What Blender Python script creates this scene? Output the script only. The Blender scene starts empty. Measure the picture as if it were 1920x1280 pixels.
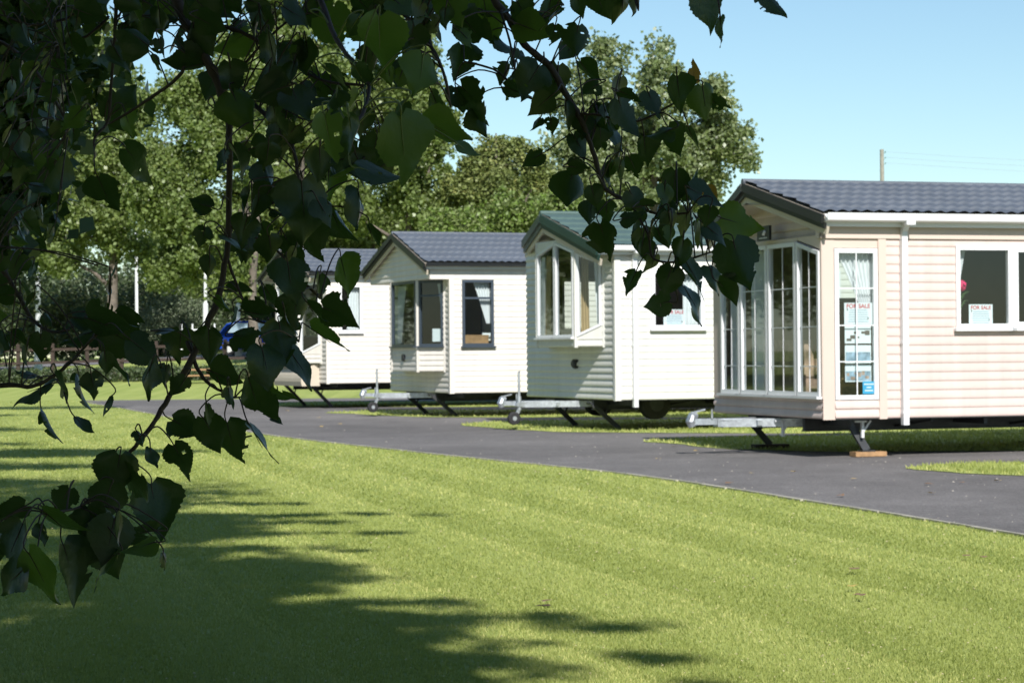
import bpy, math, random
import numpy as np
from mathutils import Vector, Matrix
random.seed(7); RNG = np.random.default_rng(11)
scene = bpy.context.scene
COL = scene.collection
# ------------------------------------------------------------------ camera
FPX = 4150.0                                  # focal length in pixels of a 1920 px wide frame
CAMLOC = Vector((0, 0, 1.2))
PITCH, ROLL = math.atan(21 / FPX), 0.0085
CROT = (Matrix.Rotation(math.pi / 2 + PITCH, 3, 'X') @ Matrix.Rotation(-ROLL, 3, 'Z'))
cam = bpy.data.cameras.new('camera'); cam_o = bpy.data.objects.new('camera', cam); COL.objects.link(cam_o)
cam.sensor_width = 36; cam.lens = FPX / 1920 * 36; cam.clip_start = 0.05; cam.clip_end = 3000
cam_o.matrix_world = Matrix.Translation(CAMLOC) @ CROT.to_4x4()
cam.dof.use_dof = True; cam.dof.focus_distance = 3.35; cam.dof.aperture_fstop = 30
scene.camera = cam_o
# ------------------------------------------------------------------ light
SUN = Vector((0.18, -1.0, 0.80)).normalized()
world = bpy.data.worlds.new('World'); scene.world = world; world.use_nodes = True
wn = world.node_tree; bg = wn.nodes['Background']
sky = wn.nodes.new('ShaderNodeTexSky'); sky.sky_type = 'NISHITA'; sky.sun_disc = False
sky.sun_elevation = math.asin(SUN.z); sky.sun_rotation = math.atan2(SUN.x, SUN.y)
sky.air_density = 1.0; sky.dust_density = .15; sky.ozone_density = .8; sky.altitude = 50
tint = wn.nodes.new('ShaderNodeMix'); tint.data_type = 'RGBA'; tint.blend_type = 'MULTIPLY'; tint.inputs[0].default_value = 1
tint.inputs[7].default_value = (.86, 1.0, 1.04, 1); wn.links.new(sky.outputs[0], tint.inputs[6])
wn.links.new(tint.outputs[2], bg.inputs[0]); bg.inputs[1].default_value = 0.086
sl = bpy.data.lights.new('sun', 'SUN'); sl.energy = 4.9; sl.angle = math.radians(0.55); sl.color = (1, 0.96, 0.905)
so = bpy.data.objects.new('sun', sl); COL.objects.link(so)
so.rotation_euler = SUN.to_track_quat('Z', 'Y').to_euler(); so.location = SUN * 50
scene.view_settings.view_transform = 'Standard'; scene.view_settings.look = 'None'
scene.view_settings.exposure = 0.42; scene.view_settings.gamma = 1

# ------------------------------------------------------------------ helpers
def at(px, py, d):
    """world point seen at photo pixel (px,py) at distance d along the view axis"""
    return CAMLOC + CROT @ Vector(((px - 960) / FPX * d, (640 - py) / FPX * d, -d))
def gnd(px, py, z=0.0):
    r = CROT @ Vector(((px - 960) / FPX, (640 - py) / FPX, -1.0))
    t = (z - CAMLOC.z) / r.z
    return CAMLOC + r * t
def tag(o, label=None, cat=None, group=None, kind=None):
    if label: o['label'] = label
    if cat: o['category'] = cat
    if group: o['group'] = group
    if kind: o['kind'] = kind
    return o
def empty(name, loc=(0, 0, 0), rz=0.0, label=None, cat=None, group=None):
    o = bpy.data.objects.new(name, None); COL.objects.link(o)
    o.location = loc; o.rotation_euler = (0, 0, rz); o.empty_display_size = .2
    return tag(o, label, cat, group)
def link_mesh(name, me, mat, parent=None):
    o = bpy.data.objects.new(name, me); COL.objects.link(o)
    if mat: me.materials.append(mat)
    if parent: o.parent = parent
    return o
def np_mesh(name, V, F, mat, parent=None, smooth=False, tone=None, origin=None):
    V = np.asarray(V, dtype=np.float32); F = np.asarray(F, dtype=np.int32)
    if origin is not None: V = V - np.asarray(origin, dtype=np.float32)
    me = bpy.data.meshes.new(name); n, k = F.shape
    me.vertices.add(len(V)); me.vertices.foreach_set('co', V.ravel())
    me.loops.add(n * k); me.loops.foreach_set('vertex_index', F.ravel())
    me.polygons.add(n); me.polygons.foreach_set('loop_start', np.arange(0, n * k, k, dtype=np.int32))
    if smooth: me.polygons.foreach_set('use_smooth', np.ones(n, dtype=bool))
    if tone is not None:
        a = me.attributes.new('tone', 'FLOAT', 'FACE'); a.data.foreach_set('value', np.asarray(tone, dtype=np.float32))
    me.update(); me.validate()
    o = link_mesh(name, me, mat, parent)
    if origin is not None: o.location = origin
    return o
class MB:
    def __init__(s): s.v = []; s.f = []
    def face(s, pts):
        b = len(s.v); s.v += [tuple(p) for p in pts]; s.f.append(tuple(range(b, b + len(pts))))
    def box(s, a, b):
        (x0, y0, z0), (x1, y1, z1) = a, b
        P = [(x0, y0, z0), (x1, y0, z0), (x1, y1, z0), (x0, y1, z0), (x0, y0, z1), (x1, y0, z1), (x1, y1, z1), (x0, y1, z1)]
        s.hexa(P)
    def hexa(s, P):
        b = len(s.v); s.v += [tuple(p) for p in P]
        for q in ((0, 3, 2, 1), (4, 5, 6, 7), (0, 1, 5, 4), (1, 2, 6, 5), (2, 3, 7, 6), (3, 0, 4, 7)):
            s.f.append(tuple(b + i for i in q))
    def beam(s, p0, p1, w, h, up=(0, 0, 1)):
        p0 = Vector(p0); p1 = Vector(p1); d = (p1 - p0).normalized(); up = Vector(up)
        r = d.cross(up).normalized() * (w / 2); u = r.cross(d).normalized() * (h / 2)
        s.hexa([p0 - r - u, p0 + r - u, p0 + r + u, p0 - r + u, p1 - r - u, p1 + r - u, p1 + r + u, p1 - r + u])
    def tube(s, pts, rad, n=8, caps=True):
        pts = [Vector(p) for p in pts]
        if not hasattr(rad, '__len__'): rad = [rad] * len(pts)
        b = len(s.v); prev = None
        for i, p in enumerate(pts):
            d = (pts[min(i + 1, len(pts) - 1)] - pts[max(i - 1, 0)])
            if d.length < 1e-9: d = Vector((0, 0, 1))
            d.normalize()
            if prev is None:
                a = d.cross(Vector((0, 0, 1)))
                if a.length < 1e-3: a = d.cross(Vector((1, 0, 0)))
                a.normalize()
            else:
                a = prev - d * prev.dot(d)
                if a.length < 1e-4: a = d.orthogonal()
                a.normalize()
            prev = a; c = d.cross(a)
            for k in range(n):
                t = 2 * math.pi * k / n
                s.v.append(tuple(p + a * (math.cos(t) * rad[i]) + c * (math.sin(t) * rad[i])))
        for i in range(len(pts) - 1):
            for k in range(n):
                s.f.append((b + i * n + k, b + i * n + (k + 1) % n, b + (i + 1) * n + (k + 1) % n, b + (i + 1) * n + k))
        if caps:
            s.f.append(tuple(b + k for k in range(n))[::-1]); m = b + (len(pts) - 1) * n
            s.f.append(tuple(m + k for k in range(n)))
    def obj(s, name, mat, parent=None, smooth=False, M=None, **kw):
        v = s.v
        loc = None
        if M is not None:
            v = [M @ Vector(p) for p in v]
            lo = Vector((min(p[0] for p in v), min(p[1] for p in v), min(p[2] for p in v)))
            hi = Vector((max(p[0] for p in v), max(p[1] for p in v), max(p[2] for p in v)))
            loc = Vector(((lo.x + hi.x) / 2, (lo.y + hi.y) / 2, lo.z)); v = [p - loc for p in v]
        me = bpy.data.meshes.new(name); me.from_pydata([tuple(p) for p in v], [], s.f); me.update()
        if smooth:
            for p in me.polygons: p.use_smooth = True
        o = link_mesh(name, me, mat, parent)
        if loc is not None: o.location = loc
        return tag(o, **kw) if kw else o
# ------------------------------------------------------------------ materials
def srgb(r, g, b): return tuple(((c / 255) / 12.92 if c <= 10 else ((c / 255 + .055) / 1.055) ** 2.4) for c in (r, g, b))
def mat(name, col, rough=.6, metal=0.0, spec=.5, noise=None, bump=None, tone=None, streak=None):
    """noise=(scale, amount) mottles the colour, bump=(scale, strength, distance), tone=amount from the face attribute"""
    m = bpy.data.materials.new(name); m.use_nodes = True; nt = m.node_tree; N = nt.nodes; L = nt.links
    p = N['Principled BSDF']; p.inputs['Base Color'].default_value = (*col, 1); p.inputs['Roughness'].default_value = rough
    p.inputs['Metallic'].default_value = metal; p.inputs['Specular IOR Level'].default_value = spec
    tc = N.new('ShaderNodeTexCoord'); last = None
    def scaled(last, val):
        mx = N.new('ShaderNodeMix'); mx.data_type = 'RGBA'; mx.blend_type = 'MULTIPLY'; mx.inputs[0].default_value = 1
        if last is None: mx.inputs[6].default_value = (*col, 1)
        else: L.new(last, mx.inputs[6])
        L.new(val, mx.inputs[7]); return mx.outputs[2]
    if noise:
        for sc, am in (noise if isinstance(noise[0], tuple) else (noise,)):
            t = N.new('ShaderNodeTexNoise'); t.inputs['Scale'].default_value = sc; t.inputs['Detail'].default_value = 5
            L.new(tc.outputs['Object'], t.inputs['Vector'])
            r = N.new('ShaderNodeMapRange'); r.inputs[1].default_value = .3; r.inputs[2].default_value = .7
            r.inputs[3].default_value = 1 - am; r.inputs[4].default_value = 1 + am
            L.new(t.outputs[0], r.inputs[0]); last = scaled(last, r.outputs[0])
    if streak:      # rain streaks running down the wall
        mp = N.new('ShaderNodeMapping'); mp.inputs['Scale'].default_value = (7, 7, .45); L.new(tc.outputs['Object'], mp.inputs['Vector'])
        t = N.new('ShaderNodeTexNoise'); t.inputs['Scale'].default_value = 1.0; t.inputs['Detail'].default_value = 4; L.new(mp.outputs[0], t.inputs['Vector'])
        r = N.new('ShaderNodeMapRange'); r.inputs[1].default_value = .35; r.inputs[2].default_value = .7; r.inputs[3].default_value = 1 + streak; r.inputs[4].default_value = 1 - streak
        L.new(t.outputs[0], r.inputs[0]); last = scaled(last, r.outputs[0])
    if tone:
        a = N.new('ShaderNodeAttribute'); a.attribute_name = 'tone'
        r = N.new('ShaderNodeMapRange'); r.inputs[3].default_value = 1 - tone; r.inputs[4].default_value = 1 + tone
        L.new(a.outputs['Fac'], r.inputs[0]); last = scaled(last, r.outputs[0])
    if last is not None: L.new(last, p.inputs['Base Color'])
    if bump:
        t = N.new('ShaderNodeTexNoise'); t.inputs['Scale'].default_value = bump[0]; t.inputs['Detail'].default_value = 6
        L.new(tc.outputs['Object'], t.inputs['Vector'])
        b = N.new('ShaderNodeBump'); b.inputs['Strength'].default_value = bump[1]; b.inputs['Distance'].default_value = bump[2]
        L.new(t.outputs[0], b.inputs['Height']); L.new(b.outputs[0], p.inputs['Normal'])
    return m
def leaf_mat(name, col, back=None, trans=(.12, .22, .03), tf=.3, rough=.4, tone=.35, hue=None, spec=.5, veins=False):
    """leaf: glossy-diffuse face mixed with translucency; paler underside; tone varies leaf by leaf"""
    m = bpy.data.materials.new(name); m.use_nodes = True; nt = m.node_tree; N = nt.nodes; L = nt.links
    p = N['Principled BSDF']; p.inputs['Roughness'].default_value = rough; p.inputs['Specular IOR Level'].default_value = spec
    a = N.new('ShaderNodeAttribute'); a.attribute_name = 'tone'
    cr = N.new('ShaderNodeValToRGB'); el = cr.color_ramp.elements
    lo = tuple(c * (1 - tone) for c in col); hi = tuple(c * (1 + tone) for c in col)
    el[0].color = (*lo, 1); el[1].color = (*(hue or hi), 1); e = el.new(.55); e.color = (*col, 1)
    L.new(a.outputs['Fac'], cr.inputs[0])
    g = N.new('ShaderNodeNewGeometry'); mx = N.new('ShaderNodeMix'); mx.data_type = 'RGBA'
    L.new(g.outputs['Backfacing'], mx.inputs[0]); L.new(cr.outputs[0], mx.inputs[6])
    mx.inputs[7].default_value = (*(back or tuple(c * 1.3 for c in col)), 1)
    out = mx.outputs[2]
    L.new(out, p.inputs['Base Color'])
    t = N.new('ShaderNodeBsdfTranslucent'); t.inputs[0].default_value = (*trans, 1)
    ms = N.new('ShaderNodeMixShader'); ms.inputs[0].default_value = tf
    L.new(p.outputs[0], ms.inputs[1]); L.new(t.outputs[0], ms.inputs[2])
    L.new(ms.outputs[0], N['Material Output'].inputs[0])
    if veins:
        tc = N.new('ShaderNodeTexCoord'); t2 = N.new('ShaderNodeTexNoise'); t2.inputs['Scale'].default_value = 90
        L.new(tc.outputs['Object'], t2.inputs['Vector'])
        b = N.new('ShaderNodeBump'); b.inputs['Strength'].default_value = .35; b.inputs['Distance'].default_value = .003
        L.new(t2.outputs[0], b.inputs['Height']); L.new(b.outputs[0], p.inputs['Normal'])
    return m
def glass_mat(name, tint=(.8, .85, .83), refl=.06):
    m = bpy.data.materials.new(name); m.use_nodes = True; nt = m.node_tree; N = nt.nodes; L = nt.links
    N.remove(N['Principled BSDF'])
    tr = N.new('ShaderNodeBsdfTransparent'); tr.inputs[0].default_value = (*tint, 1)
    gl = N.new('ShaderNodeBsdfGlossy'); gl.inputs['Roughness'].default_value = .02; gl.inputs[0].default_value = (.9, .95, 1, 1)
    g = N.new('ShaderNodeNewGeometry'); dt = N.new('ShaderNodeVectorMath'); dt.operation = 'DOT_PRODUCT'
    L.new(g.outputs['Normal'], dt.inputs[0]); L.new(g.outputs['Incoming'], dt.inputs[1])
    def mth(op, a, b=None, clamp=False):
        n = N.new('ShaderNodeMath'); n.operation = op; n.use_clamp = clamp
        for i_, v in enumerate((a, b)):
            if v is None: continue
            if isinstance(v, (int, float)): n.inputs[i_].default_value = v
            else: L.new(v, n.inputs[i_])
        return n.outputs[0]
    c1 = mth('SUBTRACT', 1.0, mth('ABSOLUTE', dt.outputs['Value']))      # Schlick term, both faces of the pane
    class _o: outputs = [mth('ADD', mth('MULTIPLY', mth('POWER', c1, 5.0), 1.2), refl, True)]
    ad = _o
    ms = N.new('ShaderNodeMixShader'); L.new(ad.outputs[0], ms.inputs[0]); L.new(tr.outputs[0], ms.inputs[1]); L.new(gl.outputs[0], ms.inputs[2])
    L.new(ms.outputs[0], N['Material Output'].inputs[0]); return m
M = {}
M['side4'] = mat('pinkish cream cladding', (.60, .49, .45), .45, noise=((1.2, .03), (14, .02)), streak=.045)
M['side3'] = mat('ivory cladding', (.66, .66, .61), .42, noise=((1.0, .03), (14, .02)), streak=.045)
M['side2'] = mat('cream cladding', (.68, .645, .59), .45, noise=((1.1, .03), (14, .02)), streak=.045)
M['panel4'] = mat('smooth beige panel', (.60, .495, .43), .45, noise=(2, .03))
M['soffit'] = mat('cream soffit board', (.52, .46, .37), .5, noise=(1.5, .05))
M['upvc'] = mat('white upvc', (.72, .735, .75), .3, noise=(3, .02))
M['anthracite'] = mat('anthracite upvc', (.045, .06, .08), .35, noise=(3, .05))
M['slate'] = mat('slate blue coated steel', (.102, .117, .142), .5, noise=((.8, .10), (9, .08)), bump=(60, .15, .004))
M['greenroof'] = mat('green coated steel', (.07, .115, .105), .5, noise=((.8, .12), (9, .08)))
M['barge'] = mat('black barge board', (.018, .02, .022), .35, noise=(3, .1))
M['gbarge'] = mat('green barge board', (.02, .05, .042), .35, noise=(3, .1))
M['galv'] = mat('galvanised steel', (.50, .54, .58), .42, .75, noise=((14, .22), (50, .12)))
M['dsteel'] = mat('dark steel', (.05, .053, .058), .5, .5, noise=(9, .2))
M['rubber'] = mat('black rubber', (.018, .018, .02), .8, noise=(9, .2))
M['rim'] = mat('white rim', (.6, .6, .6), .4, .3)
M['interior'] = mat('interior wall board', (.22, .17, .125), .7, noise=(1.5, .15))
M['glass'] = glass_mat('window glass')
M['curtain'] = mat('grey white curtain cloth', (.55, .58, .62), .9, noise=(6, .06))
M['netcurtain'] = mat('pale curtain cloth', (.75, .76, .8), .9, noise=(6, .06))
M['tan'] = mat('tan curtain cloth', (.42, .30, .16), .9, noise=(6, .1))
M['paper'] = mat('paper', (.78, .84, .9), .7)
M['ink_red'] = mat('red ink', (.55, .06, .08), .7)
M['ink_blue'] = mat('pale blue ink', (.28, .38, .5), .7)
M['ink_dark'] = mat('dark ink', (.12, .1, .09), .7)
M['photo_blue'] = mat('blue photo print', (.3, .42, .55), .5, noise=(14, .5))
M['photo_warm'] = mat('warm photo print', (.42, .3, .25), .5, noise=(14, .6))
M['sticker'] = mat('bright blue sticker', (.05, .42, .75), .5)
M['wood'] = mat('raw timber', (.34, .20, .095), .75, noise=(12, .25))
M['oldwood'] = mat('brown weathered timber', (.045, .03, .022), .85, noise=((3, .2), (20, .25)))
M['polewood'] = mat('grey timber pole', (.27, .26, .22), .85, noise=(6, .15))
M['white'] = mat('white paint', (.72, .74, .76), .4, noise=(4, .04))
M['ceramic'] = mat('green ceramic', (.1, .2, .15), .3)
M['sofa'] = mat('red flowered upholstery', (.38, .26, .20), .9, noise=(7, .6))
M['cushion'] = mat('red cushion cloth', (.45, .05, .05), .9, noise=(8, .3))
M['bark'] = mat('poplar bark', (.075, .06, .05), .9, noise=((4, .25), (25, .25)), bump=(30, .8, .02))
M['twig'] = mat('dark red brown twig bark', (.055, .038, .033), .75, noise=(30, .3))
M['petiole'] = mat('yellow green leaf stalk', (.12, .15, .03), .5)
M['rbark'] = mat('pale grey brown bark', (.13, .108, .09), .9, noise=((2, .25), (9, .3)), bump=(12, .8, .03))
M['leaf'] = leaf_mat('dark poplar leaf', (.017, .033, .008), (.026, .046, .017), trans=(.07, .14, .014), tf=.24, rough=.36, spec=.35, veins=True)
M['leaf2'] = leaf_mat('part lit olive leaf', (.045, .08, .011), (.05, .085, .02), trans=(.14, .25, .02), tf=.32, rough=.4, spec=.35, veins=True)  # olive copy for blades catching some sun, the light put into colour
M['leaf3'] = leaf_mat('lit green poplar leaf', (.055, .092, .013), (.06, .10, .022), trans=(.18, .29, .025), tf=.32, rough=.42, spec=.3, veins=True)  # brighter copy of the leaf, partial sunlight put into its colour
M['leafy'] = leaf_mat('yellowed poplar leaf', (.22, .13, .03), (.26, .15, .04), trans=(.4, .24, .03), tf=.3, rough=.45, veins=True)
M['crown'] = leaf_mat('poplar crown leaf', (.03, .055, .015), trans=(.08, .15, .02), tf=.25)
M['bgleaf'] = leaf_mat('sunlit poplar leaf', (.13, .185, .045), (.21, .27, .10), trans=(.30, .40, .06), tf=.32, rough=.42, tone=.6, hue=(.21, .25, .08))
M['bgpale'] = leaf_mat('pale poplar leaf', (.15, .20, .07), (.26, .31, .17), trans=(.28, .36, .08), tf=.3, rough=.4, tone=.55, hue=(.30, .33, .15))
M['bgleaf2'] = leaf_mat('yellow green leaf', (.125, .195, .035), (.2, .25, .09), trans=(.24, .32, .05), tf=.22, rough=.5, tone=.5)
M['bgleaf3'] = leaf_mat('dark bush leaf', (.055, .085, .03), (.12, .15, .08), trans=(.1, .16, .03), tf=.15, rough=.5, tone=.5)
M['willow'] = leaf_mat('grey green bush leaf', (.13, .17, .09), (.22, .26, .17), trans=(.15, .2, .07), tf=.15, rough=.6, tone=.4)
M['conifer'] = leaf_mat('olive brown conifer needle', (.14, .185, .045), (.17, .20, .06), trans=(.22, .28, .05), tf=.12, rough=.6, tone=.5, hue=(.25, .25, .07))
M['carblue'] = mat('blue car paint', (.01, .06, .42), .2, spec=.8)
M['carglass'] = mat('tinted car glass', (.25, .33, .38), .06, spec=1)
M['lampglass'] = mat('lamp lens', (.6, .6, .6), .1)
M['concrete'] = mat('pale edging concrete', (.36, .34, .28), .9, noise=((2, .2), (18, .2)))
M['pink'] = mat('pink petals', (.75, .03, .16), .6, noise=(40, .3))
M['stem'] = mat('flower stem green', (.06, .12, .04), .6)
M['terracotta'] = mat('red vase glaze', (.45, .09, .04), .4)
M['emblem'] = mat('silver emblem', (.7, .7, .7), .3)
M['teal'] = glass_mat('greenish panel', (.45, .62, .62), .2)

# ------------------------------------------------------------------ terrain, lawn, asphalt
def terrain(x, y):
    t = np.clip((y - 62) / 38, 0, 1.6)
    return t * np.clip(1.1 + .045 * (x + 13.5), .35, 1.7)
def edge_pts():
    px = [(2300, 1068), (1920, 1005), (1560, 947), (1180, 890), (800, 850), (500, 815), (350, 788), (215, 763), (166, 755), (175, 748), (281, 745), (487, 744), (760, 740), (1100, 738), (1800, 735), (2600, 733)]
    return [gnd(*p) for p in px]
EP = edge_pts()
def catmull(P, n=8):
    out = []
    for i in range(len(P) - 1):
        p0 = P[max(i - 1, 0)]; p1 = P[i]; p2 = P[i + 1]; p3 = P[min(i + 2, len(P) - 1)]
        for k in range(n):
            t = k / n
            out.append(0.5 * ((2 * p1) + (p2 - p0) * t + (2 * p0 - 5 * p1 + 4 * p2 - p3) * t * t + (3 * p1 - p0 - 3 * p2 + p3) * t ** 3))
    out.append(P[-1]); return out
# lawn ground sheet
def grass_ground_mat():
    m = bpy.data.materials.new('mown grass'); m.use_nodes = True; nt = m.node_tree; N = nt.nodes; L = nt.links
    p = N['Principled BSDF']; p.inputs['Roughness'].default_value = .85; p.inputs['Specular IOR Level'].default_value = .2
    g = N.new('ShaderNodeNewGeometry')
    def tex(scale, det=4, stretch=None):
        t = N.new('ShaderNodeTexNoise'); t.inputs['Scale'].default_value = scale; t.inputs['Detail'].default_value = det
        if stretch:
            mp = N.new('ShaderNodeMapping'); mp.inputs['Rotation'].default_value = (0, 0, stretch[0]); mp.inputs['Scale'].default_value = stretch[1]
            L.new(g.outputs['Position'], mp.inputs['Vector']); L.new(mp.outputs[0], t.inputs['Vector'])
        else: L.new(g.outputs['Position'], t.inputs['Vector'])
        return t.outputs[0]
    cr = N.new('ShaderNodeValToRGB'); cr.color_ramp.elements[0].position = .3; cr.color_ramp.elements[1].position = .72
    cr.color_ramp.elements[0].color = (.205, .275, .06, 1); cr.color_ramp.elements[1].color = (.42, .46, .15, 1)
    # mown swathes along the drive: stripe shading put into the colour, plus pale clippings
    st = tex(1.0, 3, (STRIPE, (3.4, .10, 1))); big = tex(.55, 4); fine = tex(30, 6)
    a = N.new('ShaderNodeMath'); a.operation = 'MULTIPLY_ADD'; a.inputs[1].default_value = .55; L.new(st, a.inputs[0])
    b = N.new('ShaderNodeMath'); b.operation = 'MULTIPLY'; b.inputs[1].default_value = .25; L.new(big, b.inputs[0]); L.new(b.outputs[0], a.inputs[2])
    c = N.new('ShaderNodeMath'); c.operation = 'MULTIPLY_ADD'; c.inputs[1].default_value = .2; L.new(fine, c.inputs[0]); L.new(a.outputs[0], c.inputs[2])
    L.new(c.outputs[0], cr.inputs[0]); L.new(cr.outputs[0], p.inputs['Base Color'])
    bp = N.new('ShaderNodeBump'); bp.inputs['Strength'].default_value = .6; bp.inputs['Distance'].default_value = .02
    L.new(tex(55, 6), bp.inputs['Height']); L.new(bp.outputs[0], p.inputs['Normal'])
    return m
d_ = (EP[4] - EP[1]); STRIPE = math.atan2(d_.x, d_.y)        # heading of the drive edge, from +Y
STRIPE_ANG = STRIPE + .06
STRIPE = STRIPE_ANG
M['grass'] = grass_ground_mat()
xs = np.concatenate([[-900, -500, -250, -150], np.arange(-100, 101, 5), [150, 250, 500, 900]])
ys = np.concatenate([[-300, -120, -60, -30], np.arange(-20, 160, 4), [180, 240, 350, 600, 1200]])
X, Y = np.meshgrid(xs, ys); Z = terrain(X, Y)
nx, ny = len(xs), len(ys); idx = np.arange(nx * ny).reshape(ny, nx)
Fg = np.stack([idx[:-1, :-1], idx[:-1, 1:], idx[1:, 1:], idx[1:, :-1]], -1).reshape(-1, 4)
tag(np_mesh('ground', np.stack([X, Y, Z], -1).reshape(-1, 3), Fg, M['grass'], smooth=True), kind='structure')
# asphalt
def asphalt_mat():
    m = mat('worn asphalt', (.155, .147, .144), .85, spec=.3, noise=((.16, .22), (1.3, .14), (9, .12), (45, .34)), bump=(60, .8, .012)); return m
M['asphalt'] = asphalt_mat()
curve = catmull(EP, 8)
def wob(p, s=.02): return Vector((p.x + random.uniform(-s, s), p.y + random.uniform(-s, s), p.z))
poly = [Vector((p.x, p.y, .004)) for p in curve] + [Vector((60, 62, .004)), Vector((60, 4, .004)), Vector((curve[0].x + 8, curve[0].y - 2, .004))]
mb = MB(); mb.face(poly); tag(mb.obj('asphalt_drive', M['asphalt']), kind='structure')
# pale edging strip along the lawn
mb = MB(); lp = curve[:8 * 8]
for i in range(len(lp) - 1):
    a, b = lp[i], lp[i + 1]; d = (b - a).normalized(); n = Vector((-d.y, d.x, 0))
    w = .028 + .012 * math.sin(i * 2.3) + random.uniform(0, .012)
    A = [a - n * .012, b - n * .012, b + n * w, a + n * w]
    mb.hexa([(p.x, p.y, -.02) for p in A] + [(p.x, p.y, .016) for p in A])
tag(mb.obj('edging_kerb', M['concrete']), kind='structure')
# grass islands between the hardstandings, pixel outlines of noses put on the ground
def island(pts, nm='grass_strip'):
    c = catmull([gnd(*p) for p in pts], 6)
    mb = MB(); mb.face([(p.x + random.uniform(-.03, .03), p.y + random.uniform(-.05, .05), .010) for p in c])
    o = mb.obj(nm, M['grass']); tag(o, kind='structure'); return c
ISL = []
ISL.append(island([(2700, 922), (1900, 892), (1780, 886), (1700, 879), (1760, 872), (1920, 868), (2700, 862)]))
ISL.append(island([(2700, 846), (1920, 846), (1600, 848), (1440, 845), (1340, 841), (1270, 833), (1205, 828), (1300, 822), (1500, 818), (1920, 812), (2700, 803)]))
ISL.append(island([(2400, 816), (1200, 812), (1000, 808), (930, 803), (862, 797), (930, 791), (1100, 788), (1500, 786), (2400, 783)]))
ISL.append(island([(2200, 783), (960, 783), (730, 780), (660, 776), (610, 774), (680, 771), (820, 769), (2200, 766)]))
ISL.append(island([(2000, 764), (640, 763), (540, 762), (488, 760), (540, 755), (760, 753), (2000, 751)]))
# road beyond the fence
mb = MB()
for i in range(40):
    x0 = -60 + i * 3.5; x1 = x0 + 3.5
    q = [(x0, 97), (x1, 97), (x1, 106), (x0, 106)]
    mb.face([(x, y, float(terrain(np.array(x), np.array(y))) + .03) for x, y in q])
M['roadgrey'] = mat('pale road asphalt', (.2, .19, .2), .9, noise=(1, .1))
tag(mb.obj('road', M['roadgrey']), kind='structure')

# ---- grass blades
def blades(n, xr, yr, keep, name, dens_pow=2.0, hh=(.009, .021), zofs=0.0, edge=None):
    y0, y1 = yr
    u = RNG.random(n); y = 1 / (1 / y0 + u * (1 / y1 - 1 / y0))            # density ~ 1/y^2
    x = (RNG.random(n) * 2 - 1) * (xr * y + 1.0)
    k = keep(x, y); x, y = x[k], y[k]; n = len(x)
    sc = np.clip(y / 9, 1, 3.2)
    h = RNG.uniform(*hh, n) * (1 + .25 * (sc - 1)); w = .0025 * sc * RNG.uniform(.7, 1.4, n)
    a = RNG.uniform(0, math.pi, n); ca, sa = np.cos(a), np.sin(a)
    s_ = (x * math.cos(STRIPE_ANG) - y * math.sin(STRIPE_ANG)); lean_dir = np.sign(np.sin(s_ * 2 * math.pi / 1.05))
    lx = RNG.normal(0, .35, n) + lean_dir * math.sin(STRIPE_ANG) * .16; ly = RNG.normal(0, .35, n) + lean_dir * math.cos(STRIPE_ANG) * .16
    V = np.zeros((n, 3, 3)); V[:, 0] = np.stack([x - ca * w, y - sa * w, np.full(n, zofs)], -1)
    V[:, 1] = np.stack([x + ca * w, y + sa * w, np.full(n, zofs)], -1)
    V[:, 2] = np.stack([x + lx * h, y + ly * h, zofs + h * .9], -1)
    tone = np.clip(RNG.normal(.5, .22, n) + .05 * np.sin(s_ * 5.1) + .11 * np.sign(np.sin(s_ * 2 * math.pi / 1.05)) * .5 + .09 * np.sin(s_ * 1.7 + y * .3) + .10 * np.sin(s_ * 9.3 + .6 * np.sin(y * .8)) * np.sin(s_ * 2.2) + .07 * np.sin(x * 2.1 + 1.3 * np.sin(y * .9)), 0, 1)  # mowing bands: the light and dark of leaning blades put into tone
    line = np.abs(((s_ + .05 * np.sin(y * .5)) % 1.05) - .5) < .06; tone = np.where(line & (RNG.random(n) < .55), np.clip(tone + .35, 0, 1), tone)
    if edge is not None:
        near = ~(edge(x - .35, y) & edge(x, y - .35)); tone = np.where(near, np.clip(tone + .45, 0, 1), tone)
    o = np_mesh(name, V.reshape(-1, 3), np.arange(n * 3).reshape(-1, 3), M['blade'], tone=tone)
    return o
M['blade'] = leaf_mat('grass blade', (.308, .352, .102), (.308, .352, .102), trans=(.40, .48, .09), tf=.3, rough=.6, tone=.28, hue=(.54, .53, .20), spec=.25)
ex = np.array([p.x for p in curve[:64]]); ey = np.array([p.y for p in curve[:64]])
o_ = np.argsort(ey); ex, ey = ex[o_], ey[o_]
tag(blades(680000, .26, (7.2, 66), lambda x, y: x < np.interp(y, ey, ex, left=99) - .03 + RNG.normal(0, .025, len(x)) + .03 * np.sin(y * 3.1) * np.sin(y * 7.7), 'lawn_grass'),
    'short bright green mown grass covering the foreground lawn', 'grass', kind='stuff')
def in_poly(c):
    P = np.array([(p.x, p.y) for p in c])
    def f(x, y):
        r = np.zeros(len(x), bool); j = len(P) - 1
        for i in range(len(P)):
            xi, yi = P[i]; xj, yj = P[j]
            if yi != yj: r ^= ((yi > y) != (yj > y)) & (x < (xj - xi) * (y - yi) / (yj - yi) + xi)
            j = i
        return r
    return f
def keep_isl(x, y):
    r = np.zeros(len(x), bool)
    for c in ISL: r |= in_poly(c)(x, y)
    return r
tag(blades(160000, .26, (19, 60), keep_isl, 'strip_grass', hh=(.018, .036), zofs=.01, edge=keep_isl), 'rougher short grass on the strips between the hardstandings', 'grass', kind='stuff')

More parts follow.
